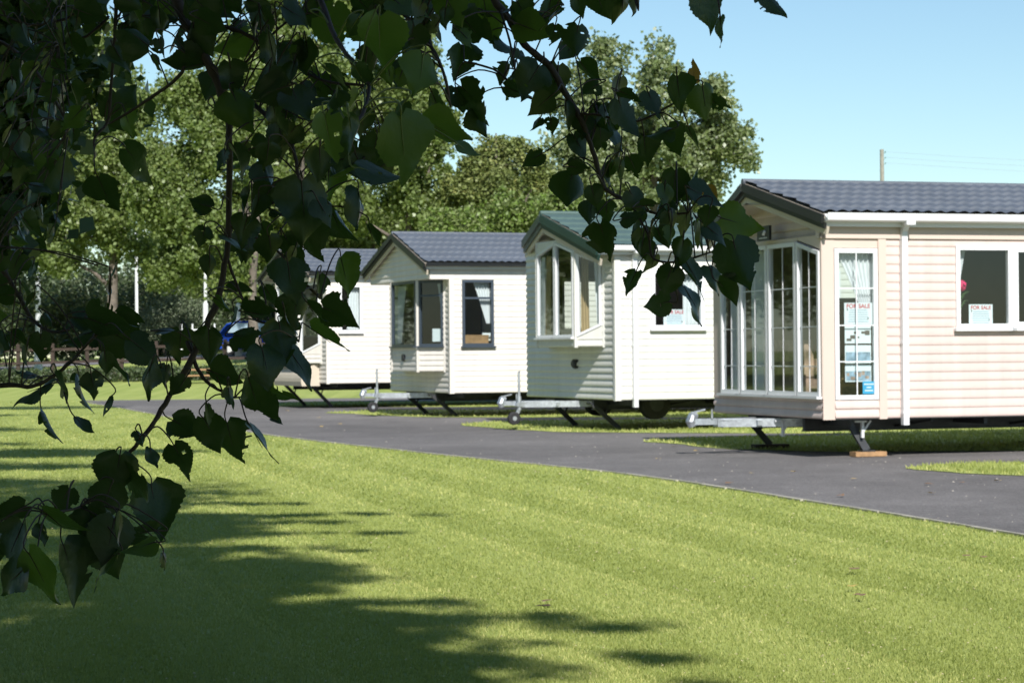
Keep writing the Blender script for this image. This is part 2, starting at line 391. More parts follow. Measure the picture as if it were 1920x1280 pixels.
# ------------------------------------------------------------------ caravan kit
class Fr:
    """a wall plane in caravan space: origin, direction along the wall, outward normal"""
    def __init__(s, O, U, N): s.O = Vector(O); s.U = Vector(U).normalized(); s.N = Vector(N).normalized()
    def p(s, u, z, d=0.0): return s.O + s.U * u + Vector((0, 0, z)) + s.N * d
def face_fr(a, b, side=1):
    a = Vector((a[0], a[1], 0)); b = Vector((b[0], b[1], 0)); u = (b - a); n = Vector((u.y, -u.x, 0)) * side
    return Fr(a, u, n), u.length
def siding(mb, fr, z0, z1, uf, holes=(), pitch=.1, dep=.016):
    zz = []
    k = 0
    while z0 + k * pitch < z1 - 1e-6:
        b = z0 + k * pitch
        for (t, d, t2, d2) in ((0, .1, .06, .5), (.06, .5, .16, .95), (.16, .95, .38, .92), (.38, .92, .62, .62), (.62, .62, .85, .25), (.85, .25, .999, .03)):
            zz.append((b + t * pitch, d * dep, b + t2 * pitch, d2 * dep))
        k += 1
    cuts = sorted({h[2] for h in holes} | {h[3] for h in holes} | {z1})
    for za, da, zb, db in zz:
        segs = [(za, da, zb, db)]
        for c in cuts:
            ns = []
            for (a, d1, b, d2) in segs:
                if a < c < b:
                    dm = d1 + (d2 - d1) * (c - a) / (b - a); ns += [(a, d1, c, dm), (c, dm, b, d2)]
                else: ns.append((a, d1, b, d2))
            segs = ns
        for (a, d1, b, d2) in segs:
            if a >= z1 - 1e-6: continue
            m = (a + b) / 2; L0, R0 = uf(a); L1, R1 = uf(b); Lm, Rm = uf(m)
            if Rm - Lm < .01: continue
            iv = [(None, None)]; hs = sorted([h for h in holes if h[2] < m < h[3]])
            edges = [('L', None)]; cur = 'L'; out = []
            start = 'L'
            for h in hs:
                out.append((start, h[0])); start = h[1]
            out.append((start, 'R'))
            for s, e in out:
                s0 = L0 if s == 'L' else s; s1 = L1 if s == 'L' else s; e0 = R0 if e == 'R' else e; e1 = R1 if e == 'R' else e
                if max(e0 - s0, e1 - s1) < 1e-4: continue
                mb.face([fr.p(s0, a, d1), fr.p(e0, a, d1), fr.p(e1, b, d2), fr.p(s1, b, d2)])
def ring(mb, fr, Q, w, d0, d1):
    """frame ring; Q = (u0,u1,zbl,zbr,ztr,ztl)"""
    u0, u1, a, b, c, d = Q
    O = [(u0, a), (u1, b), (u1, c), (u0, d)]
    def zl(zA, zB, u): return zA + (zB - zA) * (u - u0) / (u1 - u0)
    I = [(u0 + w, zl(a, b, u0 + w) + w), (u1 - w, zl(a, b, u1 - w) + w), (u1 - w, zl(d, c, u1 - w) - w), (u0 + w, zl(d, c, u0 + w) - w)]
    for i in range(4):
        j = (i + 1) % 4
        P = [O[i], O[j], I[j], I[i]]
        mb.hexa([fr.p(u, z, d0) for u, z in P] + [fr.p(u, z, d1) for u, z in P])
    return I
def window(par, fr, Q, fmat, w=.045, bars=(), vbars=(), sill=None, toplight=None, d=(-.03, .035), barw=.012):
    mb = MB(); I = ring(mb, fr, Q, w, *d)
    if toplight: mb.hexa([fr.p(u, z, dd) for dd in (d[0] + .004, d[1] - .004) for u, z in ((Q[0] + w, toplight - .02), (Q[1] - w, toplight - .02), (Q[1] - w, toplight + .02), (Q[0] + w, toplight + .02))])
    o = mb.obj('window', fmat, par)
    mb = MB(); mb.face([fr.p(u, z, 0) for u, z in I]); mb.obj('pane', M['glass'], o)
    if bars or vbars:
        mb = MB(); u0, u1 = Q[0] + w, Q[1] - w
        z0 = min(Q[2], Q[3]) + w
        def ztop(u): return Q[5] + (Q[4] - Q[5]) * (u - Q[0]) / (Q[1] - Q[0]) - w
        for z in bars:
            mb.hexa([fr.p(u, zz, dd) for dd in (.002, .007) for u, zz in ((u0, z - barw), (u1, z - barw), (u1, z + barw), (u0, z + barw))])
        for u in vbars:
            mb.hexa([fr.p(uu, zz, dd) for dd in (.0015, .0075) for uu, zz in ((u - barw, z0), (u + barw, z0), (u + barw, ztop(u)), (u - barw, ztop(u)))])
        mb.obj('glazing_bar', fmat, o)
    if sill:
        mb = MB(); zb = min(Q[2], Q[3])
        mb.hexa([fr.p(u, z, dd) for dd in (.0, .075) for u, z in ((Q[0] - .03, zb - .03), (Q[1] + .03, zb - .03), (Q[1] + .03, zb - .002), (Q[0] - .03, zb - .002))])
        mb.obj('sill', fmat, o)
    return o
def flat(mb, fr, u0, u1, z0, z1, d=.018, back=-.02):
    mb.hexa([fr.p(u, z, dd) for dd in (back, d) for u, z in ((u0, z0), (u1, z0), (u1, z1), (u0, z1))])
def roof(par, W, L, ze, zr, e, oe, orr, mt, bmat, gmat, gut=.09, green=False, bh=.15, zf=None, of=None):
    zf = ze if zf is None else zf; of = oe if of is None else of
    yc = W / 2
    def prof(t, side):                         # t: 0 eave -> 1 ridge
        y = -e + (yc + e) * t; z = (ze, zf)[side]; return (y if side == 0 else W - y), z + (zr - z) * t
    mbv = []; mbf = []; per = .15
    rows = []
    nc = 6
    for c in range(nc):
        for s in (0.0, .03, .35, .7, .97): rows.append(((c + s) / nc, (1 - s) * .022 + .004))
    rows.append((1.0, .006))
    slope = math.atan2(zr - ze, yc + e); nzv = (math.cos(slope), math.sin(slope))
    cols = int(L / .03)
    b0 = 0
    for side in (0, 1):
        V = np.zeros((len(rows), cols + 1, 3))
        for r, (t, hofs) in enumerate(rows):
            y, z = prof(t, side); oo = (oe, of)[side]; xf = -(oo + (orr - oo) * t)
            x = xf + (L - xf) * np.arange(cols + 1) / cols
            ph = (x / per) % 1.0
            wave = .030 * (1 - np.abs(2 * ph - 1)) ** .7 * (1 if not green else .25)
            hh = wave + hofs
            V[r, :, 0] = x; V[r, :, 1] = y + (-1 if side == 0 else 1) * nzv[1] * hh; V[r, :, 2] = z + nzv[0] * hh
        ii = np.arange(len(rows) * (cols + 1)).reshape(len(rows), cols + 1) + b0
        mbv.append(V.reshape(-1, 3)); f = np.stack([ii[:-1, :-1], ii[:-1, 1:], ii[1:, 1:], ii[1:, :-1]], -1).reshape(-1, 4)
        if side: f = f[:, ::-1]
        mbf.append(f); b0 += len(rows) * (cols + 1)
    ro = np_mesh('roof', np.concatenate(mbv), np.concatenate(mbf), mt, par)
    # underside slab
    mb = MB()
    for side in (0, 1):
        y0, z0 = prof(0, side); y1, z1 = prof(1, side)
        oo = (oe, of)[side]; P = [(-oo, y0, z0 - .005), (L, y0, z0 - .005), (L, y1, z1 - .005), (-orr, y1, z1 - .005)]
        Qd = [(x, y, z - .045) for x, y, z in P]
        mb.hexa(Qd + P)
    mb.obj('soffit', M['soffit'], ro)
    mb = MB(); mb.tube([(-orr - .02, yc, zr + .012), (L + .02, yc, zr + .012)], .038, 10); mb.obj('ridge_cap', mt, ro)
    # barge boards, two steps, and cream trim below
    mb = MB(); mt2 = MB()
    for side in (0, 1):
        y0, z0 = prof(-.01, side); y1, z1 = prof(1, side)
        a = Vector((-(oe, of)[side] - .02, y0, z0 - bh * .35)); b = Vector((-orr - .02, y1, z1 - bh * .35))
        mb.beam(a, b, .035, bh * .62)
        mb.beam(a + Vector((.03, 0, -bh * .5)), b + Vector((.03, 0, -bh * .5)), .03, bh * .42)
        mt2.beam(a + Vector((.06, 0, -bh * .85)), b + Vector((.06, 0, -bh * .9)), .03, .09)
    mb.obj('barge_board', bmat, ro); mt2.obj('verge_trim', M['soffit'], ro)
    # fascia and gutter
    mb = MB()
    mb.box((-oe + .02, -e + .03, ze - gut - .05), (L, -e + .05, ze - .055)); mb.box((-of + .02, W + e - .05, zf - gut - .05), (L, W + e - .03, zf - .055))
    mb.obj('fascia', gmat if gmat is M['upvc'] else M['upvc'], ro)
    mb = MB(); n = 7; g = []
    for yy, sg, ze, oe in ((-e, -1, ze, oe), (W + e, 1, zf, of)):
        pr = [(yy + sg * .0, ze - .0), (yy + sg * .005, ze - gut * .75), (yy + sg * .04, ze - gut), (yy + sg * .085, ze - gut * .8), (yy + sg * .095, ze + .01), (yy + sg * .08, ze + .01), (yy + sg * .07, ze - gut * .6)]
        for i in range(len(pr) - 1):
            (ya, za), (yb, zb) = pr[i], pr[i + 1]
            mb.face([(-oe + .01, ya, za), (L, ya, za), (L, yb, zb), (-oe + .01, yb, zb)])
        mb.face([(-oe + .01, y, z) for y, z in pr])
    mb.obj('gutter', gmat, ro)
    return ro
def underslope(W, ze, zr, e, y):
    yc = W / 2; t = (min(y, W - y) + e) / (yc + e); return ze + (zr - ze) * t - .055
def gable_uf(W, ze, zr, e, zf=None):
    zf = ze if zf is None else zf
    def g(z, zz):
        t = (z + .055 - zz) / (zr - zz); return min(max(t * (W / 2 + e) - e, 0), W / 2)
    return lambda z: (g(z, ze), W - g(z, zf))
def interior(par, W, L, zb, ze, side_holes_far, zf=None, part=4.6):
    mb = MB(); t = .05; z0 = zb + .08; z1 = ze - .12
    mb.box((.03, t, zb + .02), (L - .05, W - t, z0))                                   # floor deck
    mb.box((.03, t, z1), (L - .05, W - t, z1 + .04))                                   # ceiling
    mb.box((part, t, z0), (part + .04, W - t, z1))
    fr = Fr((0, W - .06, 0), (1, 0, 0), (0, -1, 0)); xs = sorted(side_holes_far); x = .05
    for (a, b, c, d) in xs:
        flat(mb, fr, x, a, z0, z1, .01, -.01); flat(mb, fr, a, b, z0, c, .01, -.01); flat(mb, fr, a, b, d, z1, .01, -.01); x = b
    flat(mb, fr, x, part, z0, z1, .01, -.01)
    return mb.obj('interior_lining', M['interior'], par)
def chassis(par, W, L, zb, wheel_x=(4.6, 5.4)):
    mb = MB()
    for y in (W * .28, W * .72):
        mb.box((.05, y - .03, zb - .15), (L - .1, y + .03, zb - .012)); mb.box((.05, y - .06, zb - .165), (L - .1, y + .06, zb - .15))
    for k in range(7):
        x = .3 + k * (L - .6) / 6
        mb.box((x - .02, .12, zb - .09), (x + .02, W - .12, zb - .013))
    for k in range(3):
        x = 1.2 + k * 1.5; mb.beam((x, W * .28, zb - .12), (x + .08, .1, zb - .03), .03, .03)
    mb.box((0.02, .01, zb - .012), (L, W - .01, zb - .002))
    mb.obj('chassis', M['dsteel'], par)
    for wx in wheel_x:
        for y in (W * .2, W * .8):
            w = MB(); w.tube([(wx, y - .09, zb - .08), (wx, y - .075, zb - .08), (wx, y + .075, zb - .08), (wx, y + .09, zb - .08)], [.20, .24, .24, .20], 22)
            wo = w.obj('wheel', M['rubber'], par, smooth=False)
            r = MB(); r.tube([(wx, y - .095, zb - .08), (wx, y + .095, zb - .08)], .12, 16); r.obj('rim', M['dsteel'], wo)
def leg(par, top, foot, w=.07):
    mb = MB(); top = Vector(top); foot = Vector(foot)
    mb.beam(top, foot, w, w * .55, (0, 1, 0)); mb.beam(top + Vector((0, .03, 0)), foot + Vector((0, .03, 0)), w * .4, w * .9, (0, 1, 0))
    mb.box((foot.x - .08, foot.y - .06, foot.z - .012), (foot.x + .08, foot.y + .06, foot.z + .006))
    mb.tube([top + Vector((-.05, -.06, .02)), top + Vector((-.05, .1, .02))], .02, 8)
    mb.beam(top + Vector((.28, 0, -.0)), top + (foot - top) * .45, .02, .03, (0, 1, 0))
    return mb.obj('support_leg', M['dsteel'], par)
def drawbar(par, W, zb, ln, jockey=True, zbar=None):
    yc = W / 2; z = zbar if zbar else zb - .07; mb = MB()
    for s in (-1, 1):
        mb.beam((.25, yc + s * .42, z), (-ln + .28, yc + s * .05, z), .05, .095)
        mb.beam((.0, yc + s * .30, z + .035), (-ln + .3, yc + s * .06, z + .035), .07, .012)
    mb.box((-.34, yc - .27, z - .03), (-.28, yc + .27, z + .03)); mb.box((-ln + .28, yc - .09, z - .045), (-ln + .36, yc + .09, z + .05))
    o = mb.obj('drawbar', M['galv'], par)
    c = MB(); c.box((-ln - .02, yc - .045, z - .02), (-ln + .3, yc + .045, z + .05))
    c.tube([(-ln - .02, yc, z - .04), (-ln - .04, yc, z + .02), (-ln - .02, yc, z + .08), (-ln + .04, yc, z + .09)], [.045, .06, .055, .03], 10)
    c.beam((-ln - .02, yc, z + .12), (-ln + .14, yc + .01, z + .155), .03, .018); c.beam((-ln - .05, yc, z + .02), (-ln - .02, yc, z + .13), .03, .03)
    c.tube([(-ln + .2, yc - .06, z + .05), (-ln + .2, yc - .06, z + .16)], .012, 6)
    c.obj('coupling', M['galv'], o)
    if jockey:
        jx = -ln + .22; jy = yc - .12
        j = MB(); j.tube([(jx, jy, z - .09), (jx, jy, z + .12)], .032, 10); j.tube([(jx, jy, z + .1), (jx - .005, jy, z + .50)], .021, 8)
        j.tube([(jx, jy, z + .5), (jx, jy - .05, z + .51)], .012, 6)
        j.beam((jx, jy, z - .07), (jx - .07, jy, z - .2), .05, .03, (0, 1, 0)); j.box((jx - .05, jy - .04, z - .03), (jx + .05, jy + .08, z + .03))
        jo = j.obj('jockey_stem', M['galv'], o)
        wz = z - .215; wx = jx - .09
        w = MB(); w.tube([(wx, jy - .035, wz), (wx, jy - .028, wz), (wx, jy + .028, wz), (wx, jy + .035, wz)], [.085, .1, .1, .085], 22); w.obj('jockey_wheel', M['rubber'], o)
        w = MB(); w.tube([(wx, jy - .04, wz), (wx, jy + .04, wz)], .035, 12); w.obj('wheel_hub', M['galv'], o)
    return o
def pipe(par, W, u, e, ze, zend, gut=.09, fr=None):
    mb = MB(); w = .034
    mb.box((u - w, -.045 - w, zend), (u + w, -.045 + w, ze - gut - .07))
    mb.beam((u, -.045, ze - gut - .09), (u, -e - .02, ze - gut + .02), 2 * w - .002, 2 * w - .004, (1, 0, 0))
    mb.box((u - w - .02, -e - .10, ze - gut - .03), (u + w + .02, -e + .01, ze - gut + .035))
    for z in (zend + .9, zend + .12): mb.box((u - w - .006, -.05 - w, z), (u + w + .006, -.04 + w, z + .03))
    return mb.obj('drainpipe', M['upvc'], par)
def curtain(c, fr, ut, ub, zt, zb, mt, label, d=-.10, folds=7, waist=None, group=None):
    """cloth gathered from (ut) at the top to (ub) at the bottom"""
    nu, nz = folds * 6, 14; V = []
    for j in range(nz + 1):
        t = j / nz; z = zt + (zb - zt) * t; k = t ** .9
        a = ut[0] + (ub[0] - ut[0]) * k; b = ut[1] + (ub[1] - ut[1]) * k
        for i in range(nu + 1):
            s = i / nu; V.append(fr.p(a + (b - a) * s, z, d + .022 * math.sin(s * folds * 2 * math.pi + t) * (1 - .4 * t)))
    mb = MB(); mb.v = [tuple(v) for v in V]
    mb.f = [(j * (nu + 1) + i, j * (nu + 1) + i + 1, (j + 1) * (nu + 1) + i + 1, (j + 1) * (nu + 1) + i) for j in range(nz) for i in range(nu)]
    o = mb.obj('curtain', mt, None, True, M=c.matrix_world); tag(o, label, 'curtain', group); return o
def text_mesh(body, size, mt, parent, Mx, name='lettering'):
    cu = bpy.data.curves.new(name, 'FONT'); cu.body = body; cu.size = size; cu.align_x = 'CENTER'; cu.align_y = 'CENTER'; cu.extrude = .0005; cu.offset = size * .02
    t = bpy.data.objects.new(name, cu); COL.objects.link(t); dg = bpy.context.evaluated_depsgraph_get(); dg.update()
    me = bpy.data.meshes.new_from_object(t.evaluated_get(dg)); bpy.data.objects.remove(t)
    me.transform(Mx); o = link_mesh(name, me, mt, parent); return o
def wall_matrix(fr, u, z, d):
    U = fr.U; N = fr.N; Zv = Vector((0, 0, 1))
    s = 1 if U.cross(Zv).dot(N) > 0 else -1
    return Matrix(((U.x * s, 0, N.x, 0), (U.y * s, 0, N.y, 0), (0, 1, 0, 0), (0, 0, 0, 1))), fr.p(u, z, d), s
def sale_sign(c, fr, u, z, w, h, label, d=-.035, lines=True):
    """paper FOR SALE sheet leaning inside the glass; (u,z) is its centre"""
    Mx, P, s = wall_matrix(fr, u, z, d)
    W_ = c.matrix_world
    root = empty('for_sale_sign', W_ @ (P - Vector((0, 0, h / 2))), 0, label, 'sign')
    bm = W_.to_3x3().to_4x4() @ Mx.to_3x3().to_4x4()
    T = bm @ Matrix.Translation((0, h / 2, 0))
    mb = MB(); mb.box((-w / 2, -h / 2, -.003), (w / 2, h / 2, 0)); me = mb.obj('card', M['paper'], root); me.data.transform(T)
    text_mesh('FOR SALE', w * .20, M['ink_red'], root, T @ Matrix.Translation((0, h * .34, .002)))
    mb = MB(); rr = random.Random(5)
    for k in range(6):
        ww = w * rr.uniform(.22, .38); y = h * (.16 - .105 * k)
        mb.box((-ww, y - h * .014, .001), (ww, y + h * .014, .0022))
    me = mb.obj('small_print', M['ink_blue'], root); me.data.transform(T)
    for (x, y) in ((-.40, .2), (.34, -.22)):
        mb = MB(); mb.tube([(w * x, h * (y - .07), .0015), (w * (x + .015), h * y, .0015), (w * (x - .0), h * (y + .05), .0015)], [w * .008, w * .022, w * .008], 6)
        me = mb.obj('bird_mark', M['ink_dark'], root); me.data.transform(T)
    return root

def body_walls(c, W, L, zb, ze, zr, e, side_holes, far_holes, gable, smat, pitch, zf=None):
    """the long walls and the rear gable; `gable` is called to fill the front"""
    mb = MB(); top = ze - .06
    u0 = side_holes[0] if side_holes and not isinstance(side_holes[0], tuple) else 0.0
    hs = [h for h in side_holes if isinstance(h, tuple)]
    siding(mb, Fr((0, 0, 0), (1, 0, 0), (0, -1, 0)), zb, top, lambda z: (0.0, L), hs, pitch, .009)
    siding(mb, Fr((0, W, 0), (1, 0, 0), (0, 1, 0)), zb, (zf or ze) - .06, lambda z: (0.0, L), far_holes, pitch)
    siding(mb, Fr((L, 0, 0), (0, 1, 0), (1, 0, 0)), zb, zr, gable_uf(W, ze, zr, e, zf), [], pitch)
    gable(mb)
    return mb.obj('wall', smat, c)
GROUP_C = 'static caravans in a row beside the drive'

# ------------------------------------------------------------------ caravan nearest (pinkish cream, arched porch roof, floor-length windows)
def place(px, Y): return (px - 960) / FPX * Y
def caravan4():
    W, L, zb, ze, zr, e = 3.05, 10.6, .44, 2.69, 3.15, .13
    c = empty('static_caravan', (place(1560, 24.4), 24.4, 0), math.radians(17.7),
              'nearest pinkish cream static caravan with slate roof and tall white framed front windows', 'static caravan', GROUP_C)
    bpy.context.view_layer.update()
    B = .11
    S = Fr((0, 0, 0), (1, 0, 0), (0, -1, 0)); G = Fr((-B, 0, 0), (0, 1, 0), (-1, 0, 0)); G0 = Fr((0, 0, 0), (0, 1, 0), (-1, 0, 0))
    sh = [(-.0, .66, .44, 2.43), (1.53, 2.95, 1.43, 2.36), (5.2, 6.2, 1.5, 2.36), (7.6, 8.6, 1.5, 2.36)]
    far = [(1.3, 2.1, 1.8, 2.36)]
    wins = [(.045, .63), (.655, 1.41), (1.435, 2.205), (2.235, 2.80)]
    ztop = 2.44
    def gable(mb):
        siding(mb, G, zb, .66, lambda z: (.0, W), [], .09, .02)
        siding(mb, G0, 2.46, zr, gable_uf(W, ze, zr, e), [], .1)
    body_walls(c, W, L, zb, ze, zr, e, sh, far, gable, M['side4'], .1)
    mb = MB()     # smooth beige corner posts, headers and recess reveals
    S0 = Fr((0, 0, 0), (1, 0, 0), (0, -1, 0))
    flat(mb, S0, -B - .004, .03, zb - .01, ztop, .004, -.02); flat(mb, S0, .565, .66, zb - .01, 2.43, .022, -.02)
    flat(mb, S0, .03, .565, 2.325, 2.43, .0, -.03)
    flat(mb, G, 2.80, W, .66, ztop, .012, -.03)
    flat(mb, G, .0, .045, .66, ztop, .012, -.03)
    for a in ((.63, .655), (1.41, 1.435), (2.205, 2.235)): flat(mb, G, a[0], a[1], .66, ztop, .006, -.03)
    mb.face([G.p(0, ztop, 0), G.p(W, ztop, 0), G0.p(W, ztop, 0), G0.p(0, ztop, 0)])
    # raked header pieces above the outer windows
    for (u0, u1, za, zb_) in ((.0, .63, 2.30, 2.44), (2.235, 3.05, 2.44, 2.30)):
        mb.hexa([G.p(u, z, dd) for dd in (-.02, .0) for u, z in ((u0, za - .0), (u1, zb_ - .0), (u1, 2.47), (u0, 2.47))])
    flat(mb, G, .63, 2.235, 2.42, 2.47, .002, -.02)
    # side board above the recessed window, returning round the corner
    flat(mb, S0, -B - .03, L, 2.43, 2.56, .03, -.01)
    flat(mb, G, -.03, .10, 2.43, 2.56, .03, -.02)
    mb.obj('corner_panel', M['panel4'], c)
    mb = MB(); siding(mb, S0, zb, .64, lambda z: (.03, .565), [], .1); mb.obj('apron_panel', M['side4'], c)
    # curved soffit under the porch gable
    mb = MB(); n = 14
    for side in (0, 1):
        pts = []
        for i in range(n + 1):
            t = i / n; y = t * W / 2; z = 2.56 + (zr - .26 - 2.56) * math.sin(t * math.pi / 2) ** .8
            pts.append((y if side == 0 else W - y, z, t))
        for i in range(n):
            (ya, za, ta), (yb, zb2, tb) = pts[i], pts[i + 1]
            xa = -(.10 + .28 * ta); xb = -(.10 + .28 * tb)
            mb.face([(xa, ya, za), (0, ya, za - .04), (0, yb, zb2 - .04), (xb, yb, zb2)])
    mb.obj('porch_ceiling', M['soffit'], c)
    roof(c, W, L, ze, zr, e, .15, .37, M['slate'], M['barge'], M['upvc'], gut=.085)
    hs = (.68, .68)
    for k, (a, b) in enumerate(wins):
        z0, z1 = .69, 2.42
        Q = (a, b, z0, z0, z1, z1)
        if k == 0: Q = (a, b, z0, z0, 2.42, 2.29)
        if k == 3: Q = (a, b, z0, z0, 2.29, 2.42)
        window(c, G, Q, M['upvc'], .045, bars=(1.02, 1.46, 1.90), vbars=((a + b) / 2,), d=(-.03, .03), sill=True, barw=.005)
    window(c, S0, (.035, .56, .65, .65, 2.32, 2.32), M['upvc'], .05, bars=(1.07, 1.47, 1.88), vbars=(.30,), d=(-.03, .012), barw=.006)
    window(c, S, (1.53, 2.24, 1.43, 1.43, 2.36, 2.36), M['upvc'], .05, d=(-.03, .03), sill=True)
    window(c, S, (2.24, 2.95, 1.43, 1.43, 2.36, 2.36), M['upvc'], .07, d=(-.03, .045), sill=True)
    window(c, S, (5.2, 6.2, 1.5, 1.5, 2.36, 2.36), M['upvc'], .05, sill=True)
    window(c, S, (7.6, 8.6, 1.5, 1.5, 2.36, 2.36), M['upvc'], .05, sill=True)
    window(c, Fr((0, W, 0), (1, 0, 0), (0, 1, 0)), (1.3, 2.1, 1.8, 1.8, 2.36, 2.36), M['upvc'], .05)
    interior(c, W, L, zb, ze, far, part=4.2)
    pipe(c, W, .865, e, ze, .36, .085)
    chassis(c, W, L, zb, (5.0, 5.8))
    drawbar(c, W, zb, 1.02, jockey=False, zbar=.37)
    # winding brackets
    for (x, y, z) in ((-.05, 1.2, .35), (.45, .18, .36)):
        mb = MB(); mb.beam((x, y, z + .05), (x, y, z - .14), .03, .035, (0, 1, 0)); mb.beam((x, y, z - .08), (x + .1, y, z + .05), .02, .03, (0, 1, 0)); mb.beam((x - .1, y, z + .04), (x + .05, y, z + .04), .03, .02)
        mb.obj('bracket', M['white'], c)
    leg(c, (.12, 2.55, .36), (.40, 2.55, .055)); leg(c, (.35, .28, .38), (.52, .22, .075), .085)
    leg(c, (L - .2, .3, .36), (L - .6, .3, .02)); leg(c, (L - .2, 2.7, .36), (L - .6, 2.7, .02))
    # maker plate over the windows
    mb = MB(); flat(mb, G, 1.18, 1.52, 2.47, 2.64, .10, .07); po = mb.obj('name_plate', M['barge'], c)
    mb = MB(); mb.tube([G.p(1.30, 2.585, .104), G.p(1.29, 2.57, .104), G.p(1.31, 2.545, .104), G.p(1.36, 2.54, .104)], [.008, .02, .022, .006], 8)
    flat(mb, G, 1.24, 1.46, 2.495, 2.505, .104, .1); mb.obj('bird_emblem', M['emblem'], po)
    Mw = c.matrix_world
    curtain(c, S, (.08, .53), (.47, .545), 2.31, 1.50, M['netcurtain'], 'grey white curtain tied back in the tall side window of the nearest caravan')
    curtain(c, G, (2.3, 2.72), (2.48, 2.78), 2.38, .72, M['netcurtain'], 'curtain gathered behind the far front window panel of the nearest caravan')
    curtain(c, G, (1.75, 2.16), (1.78, 2.10), 2.38, .72, M['netcurtain'], 'full grey curtain hanging behind the second front window panel of the nearest caravan')
    curtain(c, S, (1.575, 1.72), (1.575, 1.60), 2.32, 1.75, M['netcurtain'], 'short white curtain edge above the pink flower in the wide side window')
    sale_sign(c, S, .34, 1.60, .34, .24, 'white FOR SALE sheet above the photo boards in the tall side window')
    sale_sign(c, S, 1.87, 1.58, .30, .24, 'white FOR SALE sheet beside the pink flower in the wide window')
    # photo boards below
    for (z, h, m_, lb) in ((1.37, .20, 'paper', 'cream plan sheet under the for sale sheet in the tall window'), (1.15, .20, 'photo_blue', 'bluish interior photo print, upper one in the tall window'), (.94, .19, 'photo_warm', 'lower interior photo print above the blue sticker')):
        r = empty('photo_board', Mw @ S.p(.34, z - h / 2, -.05), math.radians(17.7), lb, 'poster')
        mb = MB(); mb.box((-.16, -.003, 0), (.16, .003, h)); mb.obj('card', M['paper'], r)
        mb = MB(); rr = random.Random(int(z * 100))
        for q in range(6):
            x = -.14 + .045 * q; zz = rr.uniform(.02, h - .09); mb = MB(); mb.box((x, -.0045 - rr.random() * .001, zz), (x + rr.uniform(.02, .06), -.003, zz + rr.uniform(.02, .06)))
            mb.obj('printed_picture', M['ink_dark'] if m_ == 'paper' else M[m_], r)
        if m_ != 'paper':
            mb = MB(); mb.box((-.15, -.0038, .012), (.15, -.003, h * .62)); mb.obj('printed_room', M['photo_blue'], r)
    r = empty('window_sticker', Mw @ S.p(.45, .71, -.012), math.radians(17.7), 'small bright blue sticker in the bottom corner of the tall window', 'sticker')
    mb = MB(); mb.box((-.075, -.002, 0), (.075, .002, .14)); mb.obj('film', M['sticker'], r)
    mb = MB()
    for k, w in enumerate((.05, .03, .06)): mb.box((-w, -.004, .03 + k * .035), (w, -.002, .045 + k * .035))
    mb.obj('printed_lines', M['paper'], r)
    # easel carrying the boards
    r = empty('display_easel', Mw @ Vector((.34, .30, .52)), math.radians(17.7), 'bare wooden easel behind the photo prints in the tall side window', 'easel')
    for (a, b) in (((-.16, -.05, 0), (0, .0, .78)), ((.16, -.05, 0), (0, .0, .78)), ((0, .25, 0), (0, .02, .74))):
        mb = MB(); mb.beam(a, b, .022, .03, (0, 1, 0)); mb.obj('leg', M['wood'], r)
    mb = MB(); mb.box((-.17, -.06, .27), (.17, -.03, .30)); mb.obj('ledge', M['wood'], r)
    # sofas
    def sofa(loc, rz, ln, label):
        r = empty('sofa', Mw @ Vector(loc), math.radians(17.7) + rz, label, 'sofa')
        mb = MB(); mb.box((-ln / 2, -.35, .05), (ln / 2, .35, .40)); mb.obj('seat', M['sofa'], r)
        mb = MB(); mb.box((-ln / 2, .25, .40), (ln / 2, .40, .80)); mb.obj('backrest', M['sofa'], r)
        for s in (-1, 1):
            mb = MB(); mb.box((s * ln / 2 - .07, -.33, .401), (s * ln / 2 + .07, .249, .58)); mb.obj('armrest', M['sofa'], r)
        for s in (-.55, 0.1, .6):
            mb = MB(); mb.hexa([(s * ln / 2 - .17, .10, .41), (s * ln / 2 + .17, .10, .41), (s * ln / 2 + .17, .2, .41), (s * ln / 2 - .17, .2, .41), (s * ln / 2 - .15, .16, .74), (s * ln / 2 + .15, .16, .74), (s * ln / 2 + .15, .24, .74), (s * ln / 2 - .15, .24, .74)])
            mb.obj('cushion', M['cushion'], r)
    sofa((.62, 1.95, .52), math.pi / 2, 1.4, 'patterned sofa with red cushions behind the front windows of the nearest caravan')
    # pink flower in the wide window
    r = empty('potted_flower', Mw @ Vector((1.62, .1, 1.47)), 0, 'bright pink flower in a small red vase inside the wide window', 'flower')
    mb = MB(); mb.tube([(0, 0, 0), (0, 0, .06), (0, 0, .13)], [.02, .032, .018], 10); mb.obj('vase', M['terracotta'], r)
    mb = MB(); rr = random.Random(3)
    mb.tube([(0, 0, .1), (.01, 0, .25), (.03, -.01, .40)], .005, 6)
    for k in range(14):
        a = rr.uniform(-.4, 1.1); ln = rr.uniform(.1, .22); mb.tube([(.005, 0, .12 + k * .012), (math.sin(a) * ln * .6, rr.uniform(-.03, .03), .16 + k * .012 + ln * .4), (math.sin(a) * ln, 0, .14 + k * .012 + ln * .55)], [.005, .007, .002], 5)
    mb.obj('stem', M['stem'], r)
    mb = MB()
    for k in range(40):
        v = Vector((rr.gauss(0, 1), rr.gauss(0, 1), rr.gauss(0, .8))).normalized(); q = v.orthogonal().normalized() * .03; w_ = v.cross(q).normalized() * .03
        cc = Vector((.035, -.01, .44)) + v * .045; mb.face([cc - q + v * .01, cc - w_, cc + q + v * .015, cc + w_])
    mb.obj('petals', M['pink'], r)
